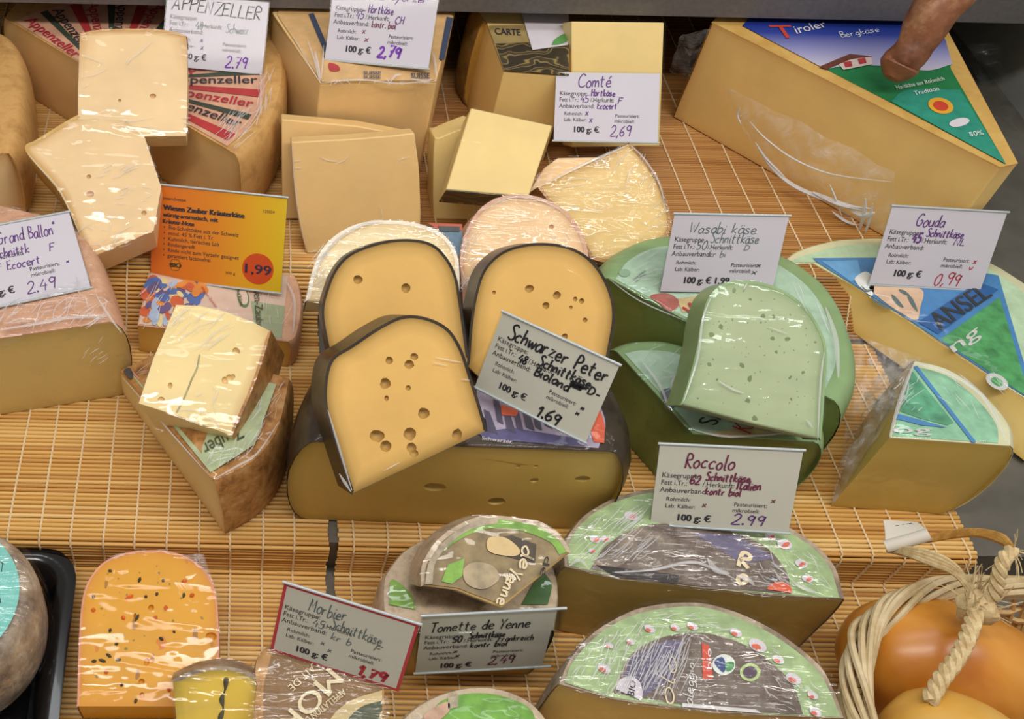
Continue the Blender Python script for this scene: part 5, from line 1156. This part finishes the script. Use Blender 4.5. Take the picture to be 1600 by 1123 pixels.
# turquoise cheese
ZQ = .095
cq, rq = at(-62, 940, ZQ), .072
cq = at(-95, 935, ZQ); ed = at(33, 930, ZQ); rq = (ed - cq).length
ctrl = []
def wheel(name, c, r, z, zb, mat, bulge, film, rind):
    bm = bmesh.new(); n = 56; cols = []; L = 9
    for k in range(n):
        a = 2 * math.pi * k / n; d = Vector((math.cos(a), math.sin(a), 0)); col = []
        for q in range(L):
            t = (1 - math.cos(math.pi * q / (L - 1))) / 2
            col.append(noisy(Vector((c.x, c.y, 0)) + d * (r + bulge * max(0, 1 - abs(2 * t - 1) ** 2.2) ** .5) + Vector((0, 0, z + (zb - z) * t)), .0016, 40))
        cols.append([bm.verts.new(p) for p in col])
    for k in range(n):
        for q in range(L - 1): bm.faces.new([cols[k][q], cols[k][q + 1], cols[(k + 1) % n][q + 1], cols[(k + 1) % n][q]])
    bm.faces.new([c[0] for c in cols]); bm.faces.new([c[-1] for c in cols][::-1])
    bmesh.ops.recalc_face_normals(bm, faces=bm.faces); bm.verts.index_update()
    geo = ([v.co.copy() for v in bm.verts], [[v.index for v in f.verts] for f in bm.faces])
    o = link(name, bm, mat, root_loc=Vector((c.x, c.y, zb)), sharp=50)
    add_film(o, geo, film, off=.003, amp=.0014); return o
o = wheel('round_cheese', cq, rq, ZQ, .014, R_grey, .012, F_hard, None)
tag(o, 'film wrapped wheel with a turquoise top in the black tray at lower left', 'cheese')
def turq():
    mt, nt, b = new_mat('print_turquoise'); b.inputs['Base Color'].default_value = lin('7fd0c6'); b.inputs['Roughness'].default_value = .35
    n = noise_tex(nt, coords(nt, (1, 1, 1)), 90, 3, .6, 1.5); bump(nt, b, n, .5, .002); return mt
lab = decal(o, 'printed_label', [(cq.x, cq.y)], ZQ, turq()) if False else None
bm = bmesh.new(); bm.faces.new([bm.verts.new(Vector((cq.x + math.cos(2 * math.pi * k / 60) * rq * .985, cq.y + math.sin(2 * math.pi * k / 60) * rq * .985, ZQ + .003))) for k in range(60)])
lab = part('printed_label', bm, turq(), o, smooth=False, label='turquoise printed paper disc')
print_on(lab, 'lettering', [(-10, 868), (8, 878), (6, 900), (-14, 892)], ZQ, [('t', 'CHT', 0, 1, .9, .7, .03)], I_print, .004)
print_on(lab, 'lettering', [(-18, 940), (6, 936), (2, 946), (-18, 954)], ZQ, [('t', 'BRA', 0, 1, .9, .85, .03)], I_print, .004)
# ------------------------------------------------------------------ black tray
def rrect(x0, y0, x1, y1, r, z, n=8):
    out = []
    for cx, cy, a in ((x1 - r, y1 - r, 0), (x0 + r, y1 - r, 90), (x0 + r, y0 + r, 180), (x1 - r, y0 + r, 270)):
        for k in range(n + 1):
            t = R(a + 90 * k / n); out.append(Vector((cx + math.cos(t) * r, cy + math.sin(t) * r, z)))
    return out
tr = at(119, 905, .03); top = at(60, 850, .03)
bm = bmesh.new(); x1, y1 = tr.x, top.y - .002; x0, y0 = x1 - .24, y1 - .2
rings = [rrect(x0 + .01, y0 + .01, x1 - .01, y1 - .01, .02, .003), rrect(x0, y0, x1, y1, .03, .026), rrect(x0, y0, x1, y1, .03, .0295), rrect(x0 + .004, y0 + .004, x1 - .004, y1 - .004, .027, .031), rrect(x0 + .012, y0 + .012, x1 - .012, y1 - .012, .022, .0305), rrect(x0 + .016, y0 + .016, x1 - .016, y1 - .016, .02, .027), rrect(x0 + .024, y0 + .024, x1 - .024, y1 - .024, .016, .012), rrect(x0 + .03, y0 + .03, x1 - .03, y1 - .03, .012, .0085)]
V = [[bm.verts.new(p) for p in r] for r in rings]; k = len(V[0])
for a, b in zip(V, V[1:]):
    for i in range(k): bm.faces.new([a[i], a[(i + 1) % k], b[(i + 1) % k], b[i]])
bm.faces.new(V[0][::-1]); bm.faces.new(V[-1]); bmesh.ops.recalc_face_normals(bm, faces=bm.faces)
o = link('plastic_tray', bm, plain('black_plastic', '0d0d0f', .18, 0, 0, 10, 0, .3), root_loc=Vector(((x0 + x1) / 2, (y0 + y1) / 2, .003)), sharp=60)
tag(o, 'shiny black plastic tray with rounded corners at the lower left', 'tray')

# ------------------------------------------------------------------ basket with smoked cheeses
M_wick = rindm('wicker', '94703c', 'd2b27a', 40, .3, .6, c3='b8935a'); M_wickw = rindm('wicker_pale', 'b09868', 'd9c8a2', 40, .3, .6)
M_rope = rindm('jute_rope', 'b89a68', 'e0cda0', 160, .5, .8)
ZK_ = .098
bx, by = .152, .13
bc = Vector((.555, .2175, 0))
def oval(t, k, z, wob=0):
    c, s = math.cos(t), math.sin(t); e = .8
    return Vector((bc.x + math.copysign(abs(c) ** e, c) * bx * k, bc.y + math.copysign(abs(s) ** e, s) * by * k, z))
root = empty('wicker_basket', (bc.x, bc.y, Z0))
tag(root, 'wicker basket holding smoked cheeses in the lower right corner', 'basket')
bm = bmesh.new()
for s in range(11):
    P = []; wob = random.uniform(.75, 1.2); o2 = random.uniform(-.3, .3)
    for i in range(220):
        t = 2 * math.pi * i / 220; ph = t * 4 + s * 2 * math.pi / 11 + .35 * math.sin(t * 3 + s)
        p = oval(t, 1 + .046 * wob * math.cos(ph), ZK_ + .008 * wob * math.sin(ph + o2)); P.append(p)
    tube(bm, P, random.uniform(.0019, .0025), 7, True)
part('rim', bm, M_wickw, root, label='braided pale wicker rim')
bm = bmesh.new(); n = 110
for i in range(n):
    t = 2 * math.pi * i / n + random.uniform(-.02, .02); sl = random.uniform(.08, .2)
    P = [oval(t + sl * k / 6, .78 + .2 * (k / 6) ** .8 + random.uniform(-.006, .006), .006 + (ZK_ - .006) * k / 6) for k in range(7)]
    tube(bm, spline(P, 3), random.uniform(.0016, .0026), 6)
part('side_weave', bm, M_wick, root)
bm = bmesh.new()
for q in range(9):
    z = .008 + q * .0085; kk = .78 + .2 * (z / ZK_) ** .8
    P = [oval(2 * math.pi * i / 160, kk + (.016 if (i // 2 + q) % 2 else -.014), z) for i in range(160)]
    tube(bm, P, .0022, 5, True)
part('weaver_rods', bm, M_wick, root)
bm = bmesh.new(); a = [bm.verts.new(oval(2 * math.pi * i / 60, .8, .008)) for i in range(60)]; b = [bm.verts.new(oval(2 * math.pi * i / 60, .8, .003)) for i in range(60)]
bm.faces.new(a); bm.faces.new(b[::-1])
for i in range(60): bm.faces.new([a[i], b[i], b[(i + 1) % 60], a[(i + 1) % 60]])
bmesh.ops.recalc_face_normals(bm, faces=bm.faces)
part('base', bm, M_wick, root)
def smoked(name, c, axis, prof, mat, up=Vector((0, 0, 1)), seg=40):
    ax = axis.normalized(); x = ax.cross(up).normalized(); y = x.cross(ax)
    bm = bmesh.new(); rings = []
    P = spline([Vector((a, r, 0)) for a, r in prof], 6)
    for p in P:
        rings.append([bm.verts.new(noisy(c + ax * p.x + (x * math.cos(2 * math.pi * k / seg) + y * math.sin(2 * math.pi * k / seg)) * max(p.y, .0004), .002, 25)) for k in range(seg)])
    for a, b in zip(rings, rings[1:]):
        for k in range(seg): bm.faces.new([a[k], a[(k + 1) % seg], b[(k + 1) % seg], b[k]])
    bm.faces.new(rings[0][::-1]); bm.faces.new(rings[-1]); bmesh.ops.recalc_face_normals(bm, faces=bm.faces)
    zm = min(v.co.z for v in bm.verts)
    return link(name, bm, mat, root_loc=Vector((c.x, c.y, zm)), sharp=80)
def smokemat(name, c1, c2, c3):
    mt, nt, b = new_mat(name); b.inputs['Roughness'].default_value = .33; b.inputs['Coat Weight'].default_value = .25; b.inputs['Coat Roughness'].default_value = .25
    n = noise_tex(nt, coords(nt, (1, 1, 1)), 14, 4, .5, .6); nt.links.new(ramp(nt, n, [(.3, c1), (.5, c2), (.72, c3)]), b.inputs['Base Color'])
    n2 = noise_tex(nt, coords(nt, (1, 1, 1)), 60, 4); bump(nt, b, n2, .12, .002)
    b.inputs['Subsurface Weight'].default_value = .1; b.inputs['Subsurface Radius'].default_value = (.01, .004, .001); return mt
c1 = at(1440, 1034, .066)
o = smoked('smoked_cheese', c1, Vector((1, -.22, 0)), [(-.052, .0), (-.049, .016), (-.036, .034), (-.012, .045), (.016, .046), (.044, .040), (.066, .030), (.082, .018), (.092, .013), (.104, .017), (.112, .010), (.113, .0)], smokemat('smoked_skin', 'b86e20', 'd08c30', 'dfa450'))
tag(o, 'large orange brown smoked cheese bound with twisted rope in the basket', 'cheese', 'smoked cheeses in the basket')
o = smoked('smoked_cheese', at(1506, 1194, .098), Vector((.7, -.9, .0)), [(-.050, .0), (-.048, .014), (-.036, .028), (-.012, .038), (.02, .038), (.05, .03), (.07, .02), (.078, .0)], smokemat('smoked_skin_pale', 'b8802c', 'd6a54a', 'dcb468'))
tag(o, 'paler golden smoked cheese at the bottom edge in front of the orange one', 'cheese', 'smoked cheeses in the basket')
# rope round the big smoked cheese, its knot, loops and tag
rope = empty('jute_rope', at(1526, 945, .13)); tag(rope, 'twisted jute rope tied in a frayed knot above the orange smoked cheese', 'rope')
bm = bmesh.new()
kn = at(1526, 950, .136)
twisted(bm, spline([at(1452, 1096, .126), at(1470, 1062, .132), at(1494, 1030, .136), at(1512, 996, .139), at(1522, 966, .139), kn], 14), .0048, 3, .02)
part('binding', bm, M_rope, rope)
bm = bmesh.new(); twisted(bm, spline([kn, at(1552, 930, .15), at(1562, 895, .165), at(1570, 872, .172), at(1582, 860, .172)], 12), .0042, 3, .02); part('loop', bm, M_rope, rope)
bm = bmesh.new(); M_rope2 = rindm('jute_rope_tan', 'a8742c', 'd0a052', 160, .5, .8)
for d in (-4, 1, 5): tube(bm, spline([at(1582, 858, .172), at(1566, 842 + d, .165), at(1530, 832 + d * .7, .15), at(1490, 834 + d * .6, .135), at(1450, 842 + d * .4, .12), at(1440, 845, .118)], 10), .0019, 6)
part('loop', bm, M_rope2, rope, label='tan strands of the upper loop')
bm = bmesh.new()
for d in (-6, -1, 3, 7): tube(bm, spline([at(1388, 860, .1), at(1420, 862 + d * .8, .118), at(1456, 872 + d * 1.3, .13), at(1490, 888 + d, .138), at(1512, 915 + d * .5, .14), kn], 10), .0018, 6)
part('loop', bm, M_rope, rope, label='pale loose strands of the lower loop')
bm = bmesh.new(); rnd = random.Random(3)
bmesh.ops.create_icosphere(bm, subdivisions=3, radius=.0105, matrix=Matrix.Translation(kn))
for v in bm.verts: v.co = noisy(v.co, .005, 140)
for k in range(46):
    d = Vector((rnd.gauss(.25, .5), rnd.gauss(.3, .5), rnd.gauss(.7, .5))).normalized(); L = rnd.uniform(.014, .026)
    q = kn + Vector((rnd.gauss(0, .004), rnd.gauss(.003, .004), rnd.gauss(0, .004)))
    tube(bm, [q, q + d * L * .5, q + d * L + Vector((rnd.gauss(0, .002), rnd.gauss(0, .002), -.001))], lambda t: .0007 - .0004 * t, 4)
part('knot', bm, M_rope, rope, label='frayed knot')
bm = bmesh.new(); sp = at(1584, 860, .172)
for k in range(12):
    d = Vector((rnd.gauss(.2, .7), rnd.gauss(-.2, .5), rnd.gauss(0, .5))).normalized(); L = rnd.uniform(.008, .022); tube(bm, [sp, sp + d * L * .6, sp + d * L + Vector((0, 0, -.002))], .0003, 3)
part('loose_fibre', bm, M_rope, rope)
# paper tag
tg = empty('paper_tag', at(1410, 850, .1)); tag(tg, 'small rolled white paper tag tied to the rope beside the basket', 'tag')
A = [at(1380, 812, .108), at(1432, 815, .112), at(1450, 838, .122), at(1382, 856, .106)]
bm = bmesh.new(); g = []
nA = (A[1] - A[0]).cross(A[3] - A[0]).normalized(); nA = nA if nA.z > 0 else -nA
for i in range(9):
    row = []
    for j in range(9):
        u, v = i / 8, j / 8; p = A[0] * (1 - u) * (1 - v) + A[1] * u * (1 - v) + A[2] * u * v + A[3] * (1 - u) * v
        row.append((p + nA * .003 * math.sin(v * 2.5), p + nA * (.003 * math.sin(v * 2.5) - .0006)))
    g.append([(bm.verts.new(a), bm.verts.new(b)) for a, b in row])
for i in range(8):
    for j in range(8):
        for s in (0, 1): bm.faces.new([g[i][j][s], g[i + 1][j][s], g[i + 1][j + 1][s], g[i][j + 1][s]])
bmesh.ops.recalc_face_normals(bm, faces=bm.faces)
sh = part('sheet', bm, M_paper_beige_light, tg)
bm = bmesh.new(); P = [A[3] + nA * .002, A[3].lerp(A[2], .5) + nA * .002, A[2] + nA * .003]; tube(bm, P, .0045, 12); part('rolled_edge', bm, M_paper_beige_light, tg)
print_on(sh, 'printed_text', [(1396, 822), (1422, 818), (1426, 828), (1400, 832)], (A[0], nA), [('t', 'EGZ', 0, 1, .95, .8, .02)], I_print, .0040)
print_on(sh, 'printed_text', [(1400, 836), (1430, 830), (1436, 836), (1404, 843)], (A[0], nA), [('t', '100 g 2,49', 0, 1, .95, .8, .01)], I_print, .0042)

# ------------------------------------------------------------------ price signs
TPL = [('t', 'Käsegruppe:', .055, .315, .345, .062, 0), ('t', 'Fett i.Tr.:', .055, .235, .435, .062, 0), ('t', '/.Herkunft:', .345, .565, .435, .062, 0), ('t', 'Anbauverband:', .05, .385, .525, .062, 0),
       ('t', 'Rohmilch:', .105, .275, .63, .05, 0), ('t', 'Lab: Kälber:', .105, .315, .715, .05, 0), ('t', 'Pasteurisiert:', .585, .81, .65, .05, 0), ('t', 'mikrobiell:', .58, .765, .725, .05, 0), ('t', '100 g: €', .2, .43, .87, .085, .018)]
def sign(pos, wd, yaw, lean, roll, label, hand, price, tpl=TPL, paper=None, border=None, extra=None, ar=.705, margin=.0, fold=('top',), inset_=.012, cardw=1.0):
    y, l, r = R(yaw), R(lean), R(roll)
    Rz = Matrix.Rotation(y, 3, 'Z'); r0 = Vector((1, 0, 0)); u0 = Vector((0, math.sin(l), math.cos(l)))
    rx = Rz @ (r0 * math.cos(r) + u0 * math.sin(r)); uy = Rz @ (u0 * math.cos(r) - r0 * math.sin(r)); n = rx.cross(uy); n = n if n.y < 0 else -n
    c = Vector(pos); h = wd * ar
    root = empty('price_sign', c); tag(root, label, 'sign', 'handwritten price signs' if 'handwritten' in label else None)
    def P(u, v, k): return c + rx * (u - .5) * wd + uy * (1 - v) * h + n * k
    def plate(u0, v0, u1, v1, k0, k1):
        bm = bmesh.new(); a = [bm.verts.new(P(u, v, k1)) for u, v in ((u0, v1), (u1, v1), (u1, v0), (u0, v0))]; b = [bm.verts.new(P(u, v, k0)) for u, v in ((u0, v1), (u1, v1), (u1, v0), (u0, v0))]
        bm.faces.new(a); bm.faces.new(b[::-1])
        for i in range(4): bm.faces.new([a[i], b[i], b[(i + 1) % 4], a[(i + 1) % 4]])
        bmesh.ops.recalc_face_normals(bm, faces=bm.faces); return bm
    part('clear_holder', plate(0, 0, 1, 1, .0011, .0018), M_acr, root, smooth=False, label='clear plastic front')
    part('back_plate', plate(0, 0, 1, 1, -.0012, -.0006), M_acr, root, smooth=False)
    a, b = inset_, inset_ * 1.3
    if border:
        part('border', plate(a, b, cardw - a, 1 - b, -.0004, 0), border, root, smooth=False, label='red paper border'); bd = .035
        card = part('card', plate(a + bd * .7, b + bd, cardw - a - bd * .7, 1 - b - bd, -.0002, .00015), paper or M_paper, root, smooth=False)
    else: card = part('card', plate(a, b, cardw - a, 1 - b, -.0004, .0001), paper or M_paper, root, smooth=False)
    for f in fold:
        v = .0 if f == 'top' else 1.0
        bm = bmesh.new(); tube(bm, [P(-.002, v, .0003), P(1.002, v, .0003)], .0010, 10); part('folded_edge', bm, M_fold, root, label='shiny folded plastic edge')
    def fm(u, v, k=0): return P(u * cardw, v, .0004 + k)
    asp = 1 / ar * cardw
    def put(name, items, mat):
        bm = bmesh.new()
        for it in items:
            k, s, a0, a1, vb, hh, x = it[:7]; sl = it[7] if len(it) > 7 else 0
            if k == 't': add_type(bm, fm, s, a0, a1, vb, hh, x, sl)
            else: add_script(bm, fm, s, a0, a1, vb, hh, x, asp, sl)
        return part(name, bm, mat, card, smooth=False)
    if tpl: put('printed_text', tpl, I_print)
    for mat, items in hand: put('handwriting', items, mat)
    if price: put('price', price[1], price[0])
    if extra: extra(card, P, put, plate, root)
    return root
S = lambda s, u0, u1, vb, h, pen=.006, sl=0: ('s', s, u0, u1, vb, h, pen, sl)
sign((-.0235, .8385, .168), .0984, -.1, 45.2, -4, 'white sign handwritten APPENZELLER behind the square cream block', [(I_black, [S('APPENZELLER', .06, .93, .22, .17, .009, .05)]), (I_green, [S('48', .3, .38, .46, .1), S('Schweiz', .6, .82, .47, .12, .005)]), (I_violet, [S('x', .36, .4, .63, .1), S('x', .37, .41, .73, .1)])], (I_purple, [S('2.79', .62, .84, .93, .15, .01)]), fold=())
sign((.1271, .8089, .199), .0974, -17.2, 41.6, 5.7, 'white sign handwritten Greyerzer standing on the tan topped wedge', [(I_violet, [S('der Greyerzer', .25, .9, .17, .13, .008), S('Hartkäse', .36, .6, .35, .11, .007), S('45', .25, .33, .44, .1), S('CH', .62, .7, .46, .09)]), (I_mauve, [S('kontr. biol', .41, .64, .53, .09), S('x', .33, .37, .62, .09), S('x', .36, .41, .72, .09)])], (I_purple, [S('2,79', .5, .72, .9, .14, .015)]), fold=('bottom',))
sign((.3416, .7663, .15), .0947, -13.6, 54.9, 8.6, 'white sign handwritten Comté in front of the upright yellow block', [(I_violet, [S('Comté', .22, .54, .22, .18, .008), S('Hartkäse', .35, .58, .35, .1, .008), S('45', .25, .33, .45, .1), S('F', .6, .65, .46, .09, .007), S('Ecocert', .41, .6, .53, .09, .007)]), (I_violet, [S('x', .3, .34, .63, .12), S('x', .34, .38, .73, .12)])], (I_violet, [S('2,69', .54, .74, .92, .15, .007)]), fold=('bottom',))
M_or = None
def orange():
    mt, nt, b = new_mat('card_orange'); tc = nd(nt, 'ShaderNodeTexCoord'); sp = nd(nt, 'ShaderNodeSeparateXYZ'); nt.links.new(tc.outputs['Generated'], sp.inputs[0])
    nt.links.new(ramp(nt, sp.outputs[0], [(0, 'f0701e'), (.5, 'f6931e'), (.8, 'f7b81e'), (1, 'f2c81e')]), b.inputs['Base Color']); b.inputs['Roughness'].default_value = .6; return mt
def ex_orange(card, P, put, plate, root):
    def disc(name, u, v, r, mat, k=.0002, n=32, asp=.705):
        bm = bmesh.new(); bm.faces.new([bm.verts.new(P(u + math.cos(-2 * math.pi * i / n) * r * asp, v + math.sin(-2 * math.pi * i / n) * r, k)) for i in range(n)]); return part(name, bm, mat, card, smooth=False)
    disc('price_disc', .815, .77, .165, C('disc_red', 'e2521f', .02))
    disc('bio_badge', .195, .83, .07, C('badge_ring', '7a5a2c'), .0002, 6); disc('bio_badge', .195, .83, .062, C('badge_orange', 'f08a22', .02), .00027, 6)
    put('price', [('t', '1,99', .72, .91, .82, .1, .015)], C('price_ink', '3a2c4a'))
    put('printed_text', [('t', 'BIO', .155, .235, .855, .05, .02), ('t', '100 g', .58, .65, .86, .03, 0)], C('badge_ink', '5a3a1c'))
sign((-.0155, .6420, .078), .1223, -14.9, 27.7, 5.3, 'orange printed sign with a round red price spot on the flower print slab', [], None, tpl=[('t', 'intercheese', .09, .26, .15, .035, 0), ('t', 'Wiesen Zauber Kräuterkäse', .09, .69, .255, .055, .02), ('t', 'würzig-aromatisch, mit', .09, .5, .325, .045, .012), ('t', 'Kräuter-Note', .09, .325, .395, .045, .012), ('t', '125024', .83, .91, .175, .03, 0),
    ('t', '•  Bio-Schnittkäse aus der Schweiz', .1, .66, .455, .042, 0), ('t', '•  mind. 45 % Fett i. Tr.', .1, .48, .515, .042, 0), ('t', '•  Kuhmilch, tierisches Lab', .1, .52, .575, .042, 0), ('t', '•  Rindengereift', .1, .34, .635, .042, 0), ('t', '•  Rinde nicht zum Verzehr geeignet', .1, .67, .695, .042, 0), ('t', '•  garantiert lactosefrei', .1, .46, .755, .042, 0)], paper=orange(), extra=ex_orange, fold=('top', 'bottom'), inset_=.006)
TB = [(k, s, a, b, v, h, x) for k, s, a, b, v, h, x in TPL]
sign((-.1642, .5598, .14), .1080, 24.1, 75.4, -4.9, 'white sign handwritten Grand Ballon leaning on the thick wedge at left', [(I_violet, [S('Grand Ballon"', .4, .87, .25, .16, .006), S('Schnittk', .35, .62, .42, .12), S('F', .76, .81, .46, .1), S('Ecocert', .42, .68, .58, .11)]), (I_violet, [S('x', .26, .3, .74, .08), S('x', .86, .89, .64, .05)])], (I_violet, [S('2.49', .52, .75, .92, .14, .006)]), fold=('top', 'bottom'))
sign((.2110, .4380, .165), .0878, -40.5, 24.2, 5.6, 'tilted white sign handwritten Schwarzer Peter against the right hand arched slice', [(I_black, [S('Schwarzer Peter', .12, .96, .26, .18, .011), S('Schnittkäse', .42, .86, .4, .13, .011), S('48', .26, .34, .47, .1, .01), S('-D-', .8, .96, .46, .1, .01), S('#', .7, .82, .46, .1, .02), S('Bioland', .42, .72, .53, .12, .011), S('x', .85, .89, .66, .06, .009), S('x', .83, .87, .74, .06, .009)])], (I_black, [S('1.69', .55, .75, .97, .14, .012)]), paper=M_paper_beige_light, fold=('top', 'bottom'))
sign((.3985, .5903, .134), .0942, .6, 28, -.3, 'white sign handwritten Wasabi käse behind the pale green arched slice', [(I_green, [S('Wasabi käse', .16, .74, .23, .13, .005), S('Schnittkäse', .36, .78, .35, .13, .005), S('50', .25, .34, .44, .1, .005), S('D', .66, .71, .44, .06, .004), S('kr bi', .37, .52, .53, .08, .004)]), (I_print, [S('x', .8, .85, .65, .08, .005), S('x', .77, .83, .74, .08, .005)])], (I_print, [('t', '1,99', .47, .59, .87, .085, .018)]), fold=('top',))
sign((.6230, .6518, .084), .1028, -1, 27.7, -1.4, 'white sign handwritten Gouda on the blue and green picture label', [(I_violet, [S('Gouda', .25, .5, .23, .15, .007), S('Schnittkäse', .37, .69, .35, .1, .007), S('45', .26, .34, .44, .11, .012), S('NL', .62, .72, .44, .08, .007)]), (I_red, [S('x', .84, .88, .66, .09), S('v', .82, .87, .74, .08)])], (I_red, [S('0,99', .56, .79, .95, .15, .007)]), fold=('top', 'bottom'))
sign((.3547, .3874, .1), .0946, -12.9, 25.5, 10, 'white sign handwritten Roccolo standing on the rear bark label half wheel', [(I_mauve, [S('Roccolo', .2, .55, .27, .17, .009), S('Schnittkäse', .36, .67, .41, .1, .009), S('62', .25, .33, .47, .11, .009), S('Italien', .58, .75, .5, .11, .009), S('kontr biol', .37, .62, .58, .09, .008), S('x', .83, .87, .64, .08), S('x', .36, .4, .74, .08)])], (I_violet, [S('2.99', .58, .82, .93, .13, .008)]), tpl=[(k, s, a, b, v + .055, h, x) for k, s, a, b, v, h, x in TPL], paper=M_paper_beige_light, fold=('top', 'bottom'))
sign((.0727, .2798, .086), .0905, -17.2, 19.4, -.7, 'red bordered sign handwritten Morbier over the brown printed wedge', [(I_green, [S('Morbier', .22, .5, .27, .17, .006), S('Schnittkäse', .4, .78, .4, .15, .006, .04), S('45', .27, .36, .46, .1, .005), S('F', .73, .79, .53, .08, .005), S('kr b', .42, .58, .56, .1, .005), S('x', .36, .4, .67, .08, .005), S('x', .42, .46, .74, .08, .005)])], (I_red, [S('1,79', .66, .88, .92, .13, .018)]), paper=M_paper_beige_light, border=C('border_red', 'c93a4a', .03), fold=('top',))
sign((.1855, .3056, .035), .0983, 2.6, 9.6, 3.2, 'white sign handwritten Tomette de Yenne in a wide clear holder', [(I_black, [S('Tomette de Yenne', .08, .82, .28, .16, .007), S('Schnittkäse', .38, .65, .42, .1, .008), S('50', .26, .33, .48, .1, .008), S('Frankreich', .6, .87, .5, .1, .006), S('kontr biol', .4, .68, .58, .09, .007), S('x', .28, .32, .66, .07), S('x', .3, .34, .74, .08)])], (I_mauve, [S('2,49', .56, .76, .9, .13, .008)]), tpl=[(k, s, a, b, v + .05, h, x) for k, s, a, b, v, h, x in TPL], paper=M_paper_beige_light, fold=('top', 'bottom'), cardw=.95)
